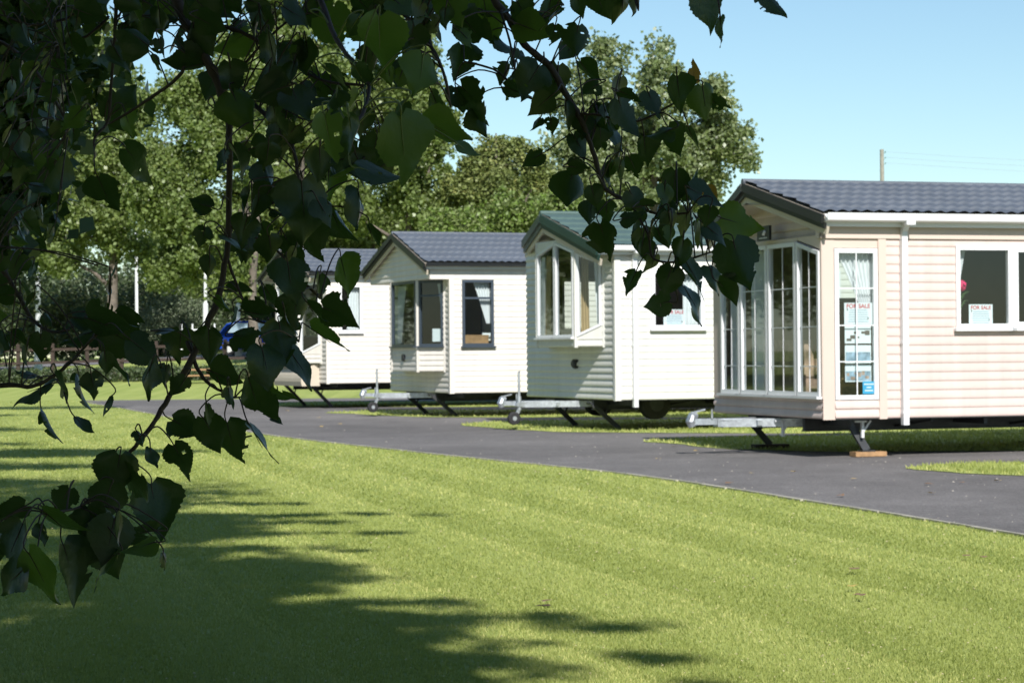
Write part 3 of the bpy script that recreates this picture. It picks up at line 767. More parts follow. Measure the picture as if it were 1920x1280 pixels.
    # timber pads under the legs
    for (p, s, lb) in (((.54, .22, 0), .19, 'orange brown timber block under the near support leg of the nearest caravan'), ((.40, 2.55, 0), .22, 'dark timber pad under the far support leg of the nearest caravan')):
        mb = MB(); Pw = Mw @ Vector(p); mb.box((-s, -.08, 0.011), (s, .08, .062)); mb.box((-s * .9, -.07, -.0), (s * .92, .075, .0105))
        o = mb.obj('timber_block', M['wood'] if s < .2 else M['oldwood']); o.location = Pw; o.rotation_euler = (0, 0, .3); tag(o, lb, 'timber block')
    return c
caravan4()

def bay(c, plan, zb, zt, smat, wins, fmat, pitch=.1, cap=None, apron=None):
    """canted bay; plan = points near->far in (x,y); wins = {segment: [Q,...]}"""
    mb = MB(); tr = MB()
    for i in range(len(plan) - 1):
        fr, ln = face_fr(plan[i], plan[i + 1], -1)
        if (fr.N.x > 0): fr.N = -fr.N
        hs = [(q[0], q[1], min(q[2], q[3]), max(q[4], q[5])) for q in wins.get(i, ())]
        siding(mb, fr, zb, zt, lambda z, ln=ln: (0, ln), hs, pitch, .014)
        for q in wins.get(i, ()):
            (u0, u1, a, b, c_, d) = q[:6]
            zlo = min(a, b); zhi = max(c_, d)
            if abs(a - b) > .005: tr.hexa([fr.p(u, z, dd) for dd in (-.01, .012) for u, z in ((u0, zlo), (u1, zlo), (u1, b + .01), (u0, a + .01))])
            if abs(c_ - d) > .005: tr.hexa([fr.p(u, z, dd) for dd in (-.01, .012) for u, z in ((u0, d - .01), (u1, c_ - .01), (u1, zhi), (u0, zhi))])
            window(c, fr, (u0, u1, a, b, c_, d), fmat, .04, d=(-.025, .03), toplight=q[6] if len(q) > 6 else None, sill=abs(a - b) < .005)
        # corner trims
        tr.hexa([fr.p(u, z, dd) for dd in (-.01, .022) for u, z in ((-.02, zb - .012), (.035, zb - .012), (.035, zt), (-.02, zt))])
        tr.hexa([fr.p(u, z, dd) for dd in (-.012, .020) for u, z in ((ln - .035, zb - .012), (ln + .015, zb - .012), (ln + .015, zt), (ln - .035, zt))])
    cap_ = [(x, y, zb) for x, y in plan]; mb.face(cap_); mb.face([(x, y, zt) for x, y in plan])
    mb.obj('bay_wall', smat, c); tr.obj('corner_trim', smat, c)

def caravan3():
    W, L, zb, ze, zr, e = 3.62, 10.6, .48, 2.77, 3.36, .12; zf = 3.05
    c = empty('static_caravan', (place(1155, 33), 33, 0), math.radians(21),
              'ivory static caravan with green roof and peaked three pane bay window', 'static caravan', GROUP_C)
    bpy.context.view_layer.update()
    S = Fr((0, 0, 0), (1, 0, 0), (0, -1, 0)); G = Fr((0, 0, 0), (0, 1, 0), (-1, 0, 0))
    sh = [(.58, 1.45, 1.54, 2.42), (2.9, 3.8, 1.54, 2.42), (7.0, 7.9, 1.54, 2.42)]; far = [(.6, 1.5, 1.54, 2.42)]
    plan = [(0, .40), (-.34, .74), (-.34, 2.30), (0, 2.64)]
    def gable(mb):
        siding(mb, G, zb, zr, gable_uf(W, ze, zr, e, zf), [(.44, 2.60, 1.32, 2.86)], .1, .02)
    body_walls(c, W, L, zb, ze, zr, e, sh, far, gable, M['side3'], .1, zf)
    mb = MB(); flat(mb, S, -.01, .07, zb - .01, ze - .07, .024, -.02); mb.obj('corner_trim', M['side3'], c); mb = MB(); flat(mb, G, -.02, .05, zb - .012, ze - .06, .026, -.02); mb.obj('corner_trim', M['side3'], c)
    l0 = (Vector((-.34, .74)) - Vector((0, .40))).length
    wins = {0: [(.05, l0 - .03, 1.60, 1.43, 2.70, 2.56)], 1: [(.05, .77, 1.43, 1.43, 2.90, 2.74), (.79, 1.52, 1.43, 1.43, 2.74, 2.90)], 2: [(.03, l0 - .05, 1.43, 1.60, 2.56, 2.70)]}
    bay(c, plan, 1.28, 2.93, M['side3'], wins, M['upvc'])
    roof(c, W, L, ze, zr, e, .33, .46, M['greenroof'], M['gbarge'], M['upvc'], gut=.075, green=True, bh=.2, zf=zf, of=.0)
    window(c, S, (.58, 1.45, 1.54, 1.54, 2.42, 2.42), M['upvc'], .055, sill=True)
    window(c, S, (2.9, 3.8, 1.54, 1.54, 2.42, 2.42), M['upvc'], .055, sill=True)
    window(c, S, (7.0, 7.9, 1.54, 1.54, 2.42, 2.42), M['upvc'], .055, sill=True)
    window(c, Fr((0, W, 0), (1, 0, 0), (0, 1, 0)), (.6, 1.5, 1.54, 1.54, 2.42, 2.42), M['upvc'], .055)
    interior(c, W, L, zb, ze, far)
    mb = MB(); P = G.p(1.55, 1.02, 0); mb.tube([P, P - Vector((.05, 0, 0)), P - Vector((.07, 0, 0))], [.07, .07, .05], 18); mb.tube([P - Vector((.0, 0, 0)), P - Vector((.012, 0, 0))], .11, 18); mb.obj('flue_vent', M['dsteel'], c)
    pipe(c, W, .29, e, ze, .37, .075)
    chassis(c, W, L, zb, (.95, 5.4))
    drawbar(c, W, zb, 1.12, zbar=.40)
    leg(c, (.02, 2.55, .38), (.40, 2.5, .02)); leg(c, (-.0, .9, .40), (.42, .85, .02))
    leg(c, (L - .2, .3, .36), (L - .6, .3, .02)); leg(c, (L - .2, 3.2, .36), (L - .6, 3.2, .02))
    F0, _ = face_fr(plan[0], plan[1], -1); F0.N = Vector((-abs(F0.N.x), -abs(F0.N.y), 0))
    F1, _ = face_fr(plan[1], plan[2], -1); F1.N = Vector((-1, 0, 0))
    curtain(c, F0, (.06, .20), (.05, .15), 2.6, 1.62, M['netcurtain'], 'pale net curtain at the right edge of the green roofed caravan bay', d=-.06, folds=3)
    curtain(c, F0, (.30, .42), (.28, .42), 2.66, 1.45, M['tan'], 'tan curtain behind the angled pane of the green roofed caravan bay', d=-.08, folds=3)
    curtain(c, F1, (1.15, 1.36), (1.18, 1.40), 2.7, 1.45, M['tan'], 'tan curtain gathered behind the far pane of the green roofed caravan bay', d=-.08, folds=3)
    curtain(c, F1, (1.36, 1.50), (1.40, 1.50), 2.7, 1.45, M['netcurtain'], 'pale net curtain at the far edge of the green roofed caravan bay', d=-.06, folds=3)
    curtain(c, S, (1.15, 1.40), (1.15, 1.40), 2.38, 1.6, M['netcurtain'], 'white curtain in the side window of the green roofed caravan', folds=4)
    sale_sign(c, S, .98, 1.70, .36, .26, 'white FOR SALE sheet in the side window of the green roofed caravan')
    # chair behind the middle pane
    r = empty('dining_chair', c.matrix_world @ Vector((.0, 1.15, 1.30)), 0, 'blue grey back of a chair behind the middle pane of the bay', 'chair')
    mb = MB(); mb.box((-.03, -.13, .13), (.0, .13, .42)); mb.obj('backrest', M['ink_blue'], r)
    mb = MB(); mb.box((-.02, -.12, .0), (.25, .12, .05)); mb.obj('seat', M['ink_blue'], r)
    for s in (-1, 1):
        mb = MB(); mb.box((-.025, s * .11 - .012, .05), (-.002, s * .11 + .012, .13)); mb.obj('back_post', M['wood'], r)
caravan3()

def caravan2():
    W, L, zb, ze, zr, e = 3.62, 10.6, .46, 2.86, 3.50, .12
    c = empty('static_caravan', (place(845, 41), 41, 0), math.radians(21),
              'cream static caravan with grey framed windows and deep gable porch roof', 'static caravan', GROUP_C)
    bpy.context.view_layer.update()
    S = Fr((0, 0, 0), (1, 0, 0), (0, -1, 0)); G = Fr((0, 0, 0), (0, 1, 0), (-1, 0, 0)); GO = Fr((-.40, 0, 0), (0, 1, 0), (-1, 0, 0))
    sh = [(.225, .85, 1.33, 2.56), (3.2, 4.1, 1.5, 2.5), (6.5, 7.4, 1.5, 2.5)]; far = [(1.9, 2.7, 1.4, 2.5)]
    plan = [(0, .27), (-.39, .76), (-.39, 2.31), (0, 2.80)]
    def gable(mb):
        siding(mb, G, zb, 2.62, lambda z: (0, W), [(.31, 2.76, .9, 2.57)], .1, .018)
        siding(mb, GO, 2.57, zr, gable_uf(W, ze, zr, e), [], .1)
        mb.hexa([(-.40, -.004, 2.57), (0, -.004, 2.57), (0, .02, 2.57), (-.40, .02, 2.57), (-.40, -.004, ze - .05), (0, -.004, ze - .05), (0, .02, ze - .05), (-.40, .02, ze - .05)])
        mb.hexa([(-.40, W - .02, 2.57), (0, W - .02, 2.57), (0, W, 2.57), (-.40, W, 2.57), (-.40, W - .02, ze - .05), (0, W - .02, ze - .05), (0, W, ze - .05), (-.40, W, ze - .05)])
        mb.face([(-.40, 0, 2.571), (0, 0, 2.571), (0, W, 2.571), (-.40, W, 2.571)])
    body_walls(c, W, L, zb, ze, zr, e, sh, far, gable, M['side2'], .1)
    mb = MB(); flat(mb, S, -.01, .06, zb - .01, 2.57, .024, -.02); mb.obj('corner_trim', M['side2'], c); mb = MB(); flat(mb, G, -.02, .05, zb - .012, 2.57, .026, -.02); mb.obj('corner_trim', M['side2'], c)
    l0 = math.hypot(.39, .49)
    wins = {0: [(.05, l0 - .05, 1.34, 1.34, 2.56, 2.56, 2.28)], 1: [(.06, 1.5, 1.34, 1.34, 2.56, 2.56)], 2: [(.05, l0 - .05, 1.34, 1.34, 2.56, 2.56, 2.28)]}
    bay(c, plan, .86, 2.568, M['side2'], wins, M['anthracite'])
    roof(c, W, L, ze, zr, e, .53, .53, M['slate'], M['barge'], M['barge'], gut=.06, bh=.14)
    window(c, S, (.225, .85, 1.33, 1.33, 2.56, 2.56), M['anthracite'], .05, toplight=2.22, sill=True)
    window(c, S, (3.2, 4.1, 1.5, 1.5, 2.5, 2.5), M['anthracite'], .05, sill=True)
    window(c, S, (6.5, 7.4, 1.5, 1.5, 2.5, 2.5), M['anthracite'], .05, sill=True)
    window(c, Fr((0, W, 0), (1, 0, 0), (0, 1, 0)), (1.9, 2.7, 1.4, 1.4, 2.5, 2.5), M['anthracite'], .05)
    interior(c, W, L, zb, ze, far)
    mb = MB(); P = Vector((-.395, 1.55, 1.12)); mb.tube([P, P - Vector((.04, 0, 0))], .07, 14); mb.obj('flue_vent', M['dsteel'], c)
    chassis(c, W, L, zb, (4.8, 5.6))
    drawbar(c, W, zb, 1.12, zbar=.40)
    leg(c, (-.0, 2.6, .38), (.40, 2.55, .02)); leg(c, (-.05, .9, .40), (.40, .85, .02))
    leg(c, (L - .2, .3, .36), (L - .6, .3, .02)); leg(c, (L - .2, 3.2, .36), (L - .6, 3.2, .02))
    F0, _ = face_fr(plan[0], plan[1], -1); F0.N = Vector((-abs(F0.N.x), -abs(F0.N.y), 0))
    F1, _ = face_fr(plan[1], plan[2], -1); F1.N = Vector((-1, 0, 0))
    curtain(c, S, (.48, .80), (.74, .84), 2.52, 1.75, M['netcurtain'], 'white curtain swept to the right in the grey framed side window', folds=5)
    curtain(c, F1, (.95, 1.45), (1.25, 1.48), 2.5, 1.4, M['curtain'], 'grey curtain at the far side of the grey framed bay window', folds=5)
    curtain(c, F0, (.04, .22), (.03, .09), 2.5, 1.7, M['netcurtain'], 'small curtain at the near edge of the grey framed bay', d=-.07, folds=3)
    mb = MB(); fr = F0; flat(mb, fr, .12, .32, 1.42, 1.66, -.04, -.045); o = mb.obj('notice_card', M['paper'], M=c.matrix_world); tag(o, 'plain pale blue card propped in the grey framed bay window', 'card')
    r = empty('shelf_box', c.matrix_world @ Vector((.54, .2, 1.36)), math.radians(21), 'low tan wooden box on the sill inside the grey framed side window', 'box')
    mb = MB(); mb.box((-.26, -.06, 0), (.26, .06, .16)); mb.obj('case', M['wood'], r); mb = MB(); mb.box((-.27, -.065, .161), (.27, .065, .178)); mb.obj('lid', M['wood'], r)
caravan2()

def caravan1():
    W, L, zb, ze, zr, e = 3.8, 10.0, .56, 2.98, 3.56, .12
    c = empty('static_caravan', (place(612, 48.5), 48.5, 0), math.radians(22),
              'farthest cream static caravan half hidden by hanging leaves, slate roof', 'static caravan', GROUP_C)
    bpy.context.view_layer.update()
    S = Fr((0, 0, 0), (1, 0, 0), (0, -1, 0)); G = Fr((0, 0, 0), (0, 1, 0), (-1, 0, 0))
    sh = [(.30, .82, 1.68, 2.72), (3.2, 4.1, 1.6, 2.6)]; far = [(.5, 1.4, 1.6, 2.6)]
    plan = [(0, .30), (-.40, .75), (-.40, 2.5), (0, 2.95)]
    def gable(mb): siding(mb, G, zb, zr, gable_uf(W, ze, zr, e), [(.36, 2.9, 1.10, 2.9)], .1, .018)
    body_walls(c, W, L, zb, ze, zr, e, sh, far, gable, M['side2'], .1)
    mb = MB(); flat(mb, S, -.01, .06, zb - .01, ze - .06, .024, -.02); mb.obj('corner_trim', M['side2'], c)
    l0 = math.hypot(.40, .45)
    wins = {0: [(.05, l0 - .05, 1.42, 1.20, 2.72, 2.80)], 1: [(.06, .86, 1.20, 1.20, 2.95, 2.75), (.88, 1.69, 1.2, 1.2, 2.75, 2.95)], 2: [(.05, l0 - .05, 1.2, 1.42, 2.8, 2.72)]}
    bay(c, plan, 1.0, 2.98, M['side2'], wins, M['upvc'])
    roof(c, W, L, ze, zr, e, .45, .50, M['slate'], M['barge'], M['barge'], gut=.06, bh=.12)
    window(c, S, (.30, .82, 1.68, 1.68, 2.72, 2.72), M['upvc'], .05, sill=True)
    window(c, S, (3.2, 4.1, 1.6, 1.6, 2.6, 2.6), M['upvc'], .05, sill=True)
    window(c, Fr((0, W, 0), (1, 0, 0), (0, 1, 0)), (.5, 1.4, 1.6, 1.6, 2.6, 2.6), M['upvc'], .05)
    interior(c, W, L, zb, ze, far)
    # gas locker, rounded, below the bay
    mb = MB(); n = 8; pr = [(-.02 - .42 * math.sin(i / n * math.pi / 2), .60 + .38 * math.cos(i / n * math.pi / 2)) for i in range(n + 1)] + [(-.42, .5), (0, .5)]
    for i in range(len(pr) - 1):
        (xa, za), (xb, zb2) = pr[i], pr[i + 1]; mb.face([(xa, .5, za), (xa, 2.7, za), (xb, 2.7, zb2), (xb, .5, zb2)])
    mb.face([(x, .5, z) for x, z in pr]); mb.face([(x, 2.7, z) for x, z in pr]); mb.obj('gas_locker', M['soffit'], c)
    chassis(c, W, L, zb, (4.8,))
    leg(c, (-.1, 2.9, .5), (.36, 2.85, .02)); leg(c, (-.1, .8, .5), (.36, .75, .02))
    leg(c, (L - .2, .3, .46), (L - .6, .3, .02)); leg(c, (L - .2, 3.2, .46), (L - .6, 3.2, .02))
    curtain(c, S, (.55, .78), (.5, .78), 2.66, 1.74, M['netcurtain'], 'pale curtain in the side window of the farthest caravan', folds=4)
caravan1()

# ------------------------------------------------------------------ background trees
def crown_cloud(lobes, n, size, up=.5, clump=.55, seed=0, shell=.55, tufts=0):
    """leaf faces scattered in clumps through a union of ellipsoid lobes (cx,cy,cz,rx,ry,rz)"""
    rg = np.random.default_rng(seed); lob = np.array(lobes, float)
    vol = lob[:, 3] * lob[:, 4] * lob[:, 5]; pk = vol ** .8; pk /= pk.sum()
    per = 60; nc = max(8, n // per)
    li = rg.choice(len(lob), nc, p=pk); d = rg.normal(size=(nc, 3)); d /= np.linalg.norm(d, axis=1)[:, None]
    r = shell + (1 - shell) * rg.random(nc) ** .7; inner = rg.random(nc) < .3; r[inner] = rg.random(inner.sum()) ** .4
    C = lob[li, :3] + d * r[:, None] * lob[li, 3:]
    if tufts:       # foliage gathers on upward sweeping side boughs with gaps between them
        nl = len(lob); td = rg.normal(size=(nl, tufts, 3)); td[..., 2] += .15; td /= np.linalg.norm(td, axis=2)[..., None]
        tr_ = rg.uniform(.35, 1.0, (nl, tufts))[..., None]; ts = rg.uniform(.6, 1.25, (nl, tufts))
        ti = rg.integers(0, tufts, nc); q = rg.normal(size=(nc, 3)); q /= np.linalg.norm(q, axis=1)[:, None]; q *= (rg.random(nc) ** .5)[:, None]
        rad = np.cbrt(vol)[li][:, None] * .23 * ts[li, ti][:, None] * np.array([.85, .85, 1.5]); q[:, 2] += .2
        C = lob[li, :3] + td[li, ti] * tr_[li, ti] * lob[li, 3:] * .85 + q * rad
        ttone = rg.normal(0, .12, (nl, tufts))[li, ti]
    else: ttone = 0
    ctone = rg.normal(0, .13, nc) + ttone; cs = clump * rg.uniform(.5, 1.3, nc)
    ci = np.repeat(np.arange(nc), per); N = len(ci)
    P = C[ci] + np.clip(rg.normal(size=(N, 3)), -1.7, 1.7) * cs[ci][:, None] * np.array([1, 1, .75])
    s = size * rg.uniform(.6, 1.35, N)
    nrm = rg.normal(size=(N, 3)) + np.array([0, 0, up]) + d[ci] * .5; nrm /= np.linalg.norm(nrm, axis=1)[:, None]
    t = rg.normal(size=(N, 3)); a = np.cross(nrm, t); a /= np.linalg.norm(a, axis=1)[:, None]; b = np.cross(nrm, a)
    a *= s[:, None] * .5; b *= s[:, None] * .42
    tone = np.clip(rg.normal(.5, .18, N) + ctone[ci], 0, 1)
    return P, a, b, nrm, s, tone
def leaf_faces(P, a, b, nrm, s):
    V = np.stack([P - a, P - b * .9 + a * .1 - nrm * s[:, None] * .08, P + a, P + b * .9 + a * .1 - nrm * s[:, None] * .08], 1)
    return V.reshape(-1, 3), np.arange(len(P) * 4).reshape(-1, 4)
def limb_tree(mb, base, top, r0, lobes, seed, nb=9):
    rr = random.Random(seed); base = Vector(base); top = Vector(top)
    pts = []; n = 9
    for i in range(n + 1):
        t = i / n; p = base.lerp(top, t); w = .25 * t * (1 - t) * 2
        pts.append(p + Vector((rr.uniform(-1, 1) * w, rr.uniform(-1, 1) * w, 0)))
    mb.tube(pts, [r0 * (1.25 if i == 0 else (1 - .85 * i / n)) for i in range(n + 1)], 10)
    for k in range(nb):
        l = lobes[k % len(lobes)]; t = rr.uniform(.2, .85); p = base.lerp(top, t)
        q = Vector((l[0] + rr.uniform(-.7, .7) * l[3], l[1] + rr.uniform(-.6, .6) * l[4], max(p.z + .4, l[2] + rr.uniform(-.4, .6) * l[5])))
        m1 = p.lerp(q, .35) + Vector((0, 0, .25)); m2 = p.lerp(q, .7) + Vector((rr.uniform(-.3, .3), 0, .3))
        r1 = r0 * (1 - .85 * t) * .55; mb.tube([p, m1, m2, q], [r1, r1 * .75, r1 * .5, r1 * .15], 6)
def tree(name, label, cat, base, top, r0, lobes, n, size, lm, bm, seed, group='trees behind the caravans', **kw):
    root = empty(name, base, 0, label, cat, group)
    P, a, b, nr, s, tone = crown_cloud(lobes, n, size, seed=seed, **kw)
    V, F = leaf_faces(P, a, b, nr, s); cr = np_mesh('crown', V - np.array(base), F, lm, root, tone=tone)
    mb = MB(); limb_tree(mb, base, top, r0, lobes, seed); bv = Vector(base); mb.v = [tuple(Vector(v) - bv) for v in mb.v]
    mb.obj('trunk', bm, root, True); return root
def lobe(px, py, d, rx, rz, ry=None):
    p = at(px, py, d); return (p.x, p.y, p.z, rx / FPX * d, (ry if ry else rx) / FPX * d, rz / FPX * d)
def gz(x, y): return float(terrain(np.array(x), np.array(y)))
def treepx(name, label, cat, lobes_px, d, trunk_px, top_py, r0, n, size, lm, seed, bm=None, **kw):
    lb = [lobe(x, y, d + dz, rx, rz) for (x, y, rx, rz, dz) in lobes_px]
    b = at(trunk_px, 660, d); base = (b.x, b.y, gz(b.x, b.y)); t = at(trunk_px, top_py, d)
    return tree(name, label, cat, base, (t.x, t.y, t.z), r0, lb, n, size, lm, bm or M['rbark'], seed, **kw)
treepx('poplar_tree', 'tall rounded poplar with pale shimmering leaves above the green caravan roof', 'tree',
       [(1215, 330, 190, 150, 0), (1120, 180, 75, 110, 0), (1225, 165, 80, 90, -1), (1335, 215, 55, 90, 0), (1350, 300, 75, 110, 1), (1120, 320, 110, 120, -1), (1395, 300, 30, 60, 0), (1130, 100, 25, 30, 0), (1245, 95, 35, 25, 0), (1170, 105, 20, 25, 0), (1290, 105, 22, 25, 0), (1345, 150, 22, 28, 0), (1060, 200, 40, 60, 0)],
       90, 1230, 120, .28, 62000, .17, M['bgpale'], 21, clump=.26, tufts=26)
treepx('conifer_tree', 'olive brown spiky conifer group between the poplars', 'tree',
       [(930, 370, 60, 80, 0), (893, 320, 14, 70, 0), (915, 300, 12, 55, 0), (940, 300, 11, 60, 1), (968, 290, 11, 60, 0), (995, 320, 14, 70, 0), (870, 345, 18, 70, 0), (1015, 340, 20, 60, 0), (850, 370, 20, 60, 1)], 86, 930, 250, .2, 38000, .13, M['conifer'], 23, clump=.2, tufts=14)
treepx('bushy_tree', 'bright yellow green bushy tree just above the slate roof', 'tree',
       [(980, 420, 80, 55, 0), (1050, 410, 60, 60, -2), (900, 440, 70, 50, 0), (840, 440, 60, 60, 0)], 82, 980, 420, .15, 24000, .14, M['bgleaf2'], 24, clump=.25, tufts=20)
treepx('poplar_tree', 'poplar with dark open crown rising left of the conifers', 'tree',
       [(760, 330, 90, 130, 0), (780, 180, 60, 100, 0), (700, 200, 80, 120, 2), (820, 400, 60, 60, 0), (790, 90, 28, 40, 0), (740, 50, 40, 60, 0), (840, 230, 25, 60, 0), (650, 380, 80, 80, 0)], 88, 770, 120, .25, 62000, .17, M['bgleaf'], 25, clump=.26, tufts=26)
treepx('poplar_tree', 'poplar behind the hanging branch in the middle left of the picture', 'tree',
       [(560, 250, 110, 160, 0), (600, 120, 90, 120, 0), (520, 80, 90, 110, 1), (640, 10, 80, 80, 0), (540, 400, 100, 90, 0), (480, 480, 60, 60, 0), (500, -60, 100, 100, 0)], 86, 560, -40, .3, 74000, .17, M['bgleaf'], 26, clump=.26, tufts=26)
treepx('poplar_tree', 'leaning trunked poplar in front of the fence by the blue car', 'tree',
       [(420, 300, 90, 120, 0), (370, 430, 90, 90, 0), (450, 150, 80, 110, 0), (300, 350, 80, 110, 0), (350, 200, 60, 70, 0), (440, 520, 50, 50, 0), (330, 500, 70, 40, 1)], 73, 476, 120, .19, 70000, .14, M['bgleaf'], 27, clump=.26, tufts=26)
treepx('poplar_tree', 'broad poplar with sunlit leaves behind the left white post', 'tree',
       [(200, 330, 110, 120, 0), (130, 200, 90, 110, 0), (240, 200, 70, 90, 0), (170, 430, 110, 80, 0), (60, 350, 100, 130, 0), (30, 150, 80, 130, 0), (90, 470, 90, 50, 0), (270, 480, 40, 40, 0), (190, 80, 50, 60, 0)], 76, 213, 200, .24, 84000, .14, M['bgleaf'], 28, clump=.26, tufts=26)
treepx('broadleaf_tree', 'shaded dark tree at the far left edge behind the fence', 'tree',
       [(-40, 300, 120, 200, 0), (-100, 120, 140, 200, 0), (0, 520, 80, 80, 0), (-120, 450, 120, 120, 0)], 82, -60, 100, .3, 36000, .17, M['bgleaf3'], 29, clump=.5)
treepx('broadleaf_tree', 'continuous green tree mass filling the gap low behind the conifers and poplars', 'tree',
       [(360, 470, 90, 90, 0), (500, 430, 100, 110, 1), (640, 430, 100, 110, 0), (760, 430, 90, 90, 1), (880, 430, 100, 80, 0), (1000, 400, 90, 90, 1), (1100, 430, 90, 80, 0), (560, 320, 90, 90, 2), (120, 400, 120, 120, 2), (260, 380, 90, 110, 2)], 100, 700, 420, .25, 90000, .18, M['bgleaf'], 33, clump=.35, tufts=34)
treepx('bush', 'dark bushy thicket behind the road under the poplars', 'bush', [(-20, 625, 120, 45, 0), (140, 630, 110, 42, 0), (280, 635, 110, 38, 1), (420, 630, 110, 42, 0), (560, 625, 90, 50, 0), (200, 560, 140, 60, 0), (330, 550, 90, 60, 2), (60, 580, 120, 60, 0), (440, 540, 100, 70, 2), (560, 560, 110, 80, 2), (700, 500, 100, 100, 3)], 112, 300, 600, .1, 80000, .17, M['bgleaf3'], 30, group='bushes beyond the road', clump=.5)
treepx('bush', 'grey green willow bush between the two slim white posts', 'bush', [(310, 600, 55, 40, 0), (345, 585, 40, 40, 0), (270, 625, 40, 25, 0)], 108, 310, 610, .08, 12000, .10, M['willow'], 31, group='bushes beyond the road', clump=.35)
treepx('bush', 'low sunlit bush right of the leaning trunk', 'bush', [(512, 690, 26, 30, 0), (530, 670, 22, 26, 0)], 77, 512, 700, .05, 5000, .09, M['bgleaf2'], 32, group='bushes beyond the road', clump=.25)
# distant wood closing the view, reads as one mass
lb = [(x, 150 + (i * 37 % 11), 4 + (i * 13 % 5) * .6, 9, 6, 6.5) for i, x in enumerate(range(-95, 22, 8))]
P, a, b, nr, s, tone = crown_cloud(lb, 60000, .42, seed=40, clump=1.1)
V, F = leaf_faces(P, a, b, nr, s); tag(np_mesh('far_wood', V, F, M['bgleaf3'], tone=tone), 'dark far wood closing the view behind the nearer trees', 'wood', kind='stuff')

# ------------------------------------------------------------------ fence, hedge, posts
def fence():
    P0 = at(-160, 700, 75); n = 26; sp = 1.17
    r = empty('post_and_rail_fence', (P0.x, P0.y, gz(P0.x, P0.y)), 0, 'dark brown post and rail fence across the grass at left', 'fence')
    xs = [P0.x + i * sp for i in range(n)]
    def zz(x): return gz(x, 75) - r.location.z
    for x in xs:
        mb = MB(); z = zz(x); mb.box((x - P0.x - .06, -.04, z - .2), (x - P0.x + .06, .06, z + 1.30)); mb.obj('post', M['oldwood'], r)
    for h in (.28, .66, 1.10):
        mb = MB()
        for i in range(n - 1):
            a = xs[i]; b = xs[i + 1]; j = random.uniform(-.012, .012)
            mb.beam((a - P0.x, -.065, zz(a) + h + j), (b - P0.x, -.065, zz(b) + h + j), .035, .09)
        mb.obj('rail', M['oldwood'], r)
fence()
lb = [(at(x, 700, 74).x, 73.6, gz(at(x, 700, 74).x, 73.6) + .2, .9, .4, .28) for x in range(-80, 520, 40)]
P, a, b, nr, s, tone = crown_cloud(lb, 26000, .07, seed=41, clump=.12)
V, F = leaf_faces(P, a, b, nr, s); o = np_mesh('low_hedge', V, F, M['bgleaf3'], tone=tone, origin=(at(200, 700, 74).x, 73.6, gz(-13, 73.6)))
tag(o, 'low dark clipped hedge along the foot of the brown fence', 'hedge')
def post(px, py_top, d, r, label, thick=None):
    p = at(px, 660, d); z0 = gz(p.x, p.y); zt = at(px, py_top, d).z - z0
    root = empty('white_post', (p.x, p.y, z0), 0, label, 'post', 'white posts along the road')
    mb = MB(); mb.tube([(0, 0, 0), (0, 0, zt)], [r, r * .8], 14); mb.obj('shaft', M['white'], root)
    mb = MB(); mb.tube([(0, 0, 0), (0, 0, thick or .9), (0, 0, (thick or .9) + .08)], [r * 1.45, r * 1.45, r * 1.02], 14); mb.obj('base_sleeve', M['white'], root)
    mb = MB(); mb.tube([(0, 0, zt), (0, 0, zt + .04), (0, 0, zt + .1)], [r * .95, r * .95, r * .3], 12); mb.obj('cap', M['white'], root)
post(72, 470, 92, .12, 'thickest white post, leftmost, standing in front of the pale road')
post(257, 440, 95, .075, 'tall slim white post behind the middle of the brown fence')
post(386, 510, 98, .08, 'white post beside the hanging branch near the glazed shelter', 2.4)
post(447, 572, 99, .11, 'short white post just left of the blue car')
# glazed shelter
p = at(378, 660, 100)
r = empty('glazed_shelter', (p.x, p.y, gz(p.x, p.y)), 0, 'low pale framed shelter with greenish glass panels beyond the fence', 'shelter')
for i in range(4):
    mb = MB(); mb.box((-.9 + i * .5 - .03, -.03, 0), (-.9 + i * .5 + .03, .03, 1.55)); mb.obj('frame_post', M['white'], r)
mb = MB(); mb.box((-.87, -.01, .35), (.57, .01, 1.2)); mb.obj('glass_panel', M['teal'], r)
mb = MB(); mb.box((-.95, -.04, 1.25), (.65, .04, 1.31)); mb.obj('rail', M['white'], r)
# little brown picnic table under the trees
p = gnd(372, 728, .22)
p = at(370, 722, 71)
r = empty('picnic_table', (p.x, p.y, gz(p.x, p.y)), .3, 'small reddish brown picnic table on the grass behind the branch', 'table')
for nm, bx in (('tabletop', ((-.45, -.25, .42), (.45, .25, .47))), ('bench', ((-.45, -.5, .24), (.45, -.36, .28))), ('bench', ((-.45, .36, .24), (.45, .5, .28)))):
    mb = MB(); mb.box(*bx); mb.obj(nm, M['wood'], r)
for s in (-.32, .32):
    mb = MB(); mb.beam((s, -.45, 0), (s, .1, .42), .05, .05); mb.beam((s + .051, .45, 0), (s + .051, -.1, .42), .05, .05); mb.box((s - .076, -.46, .19), (s - .026, .46, .239)); mb.obj('leg_frame', M['oldwood'], r)
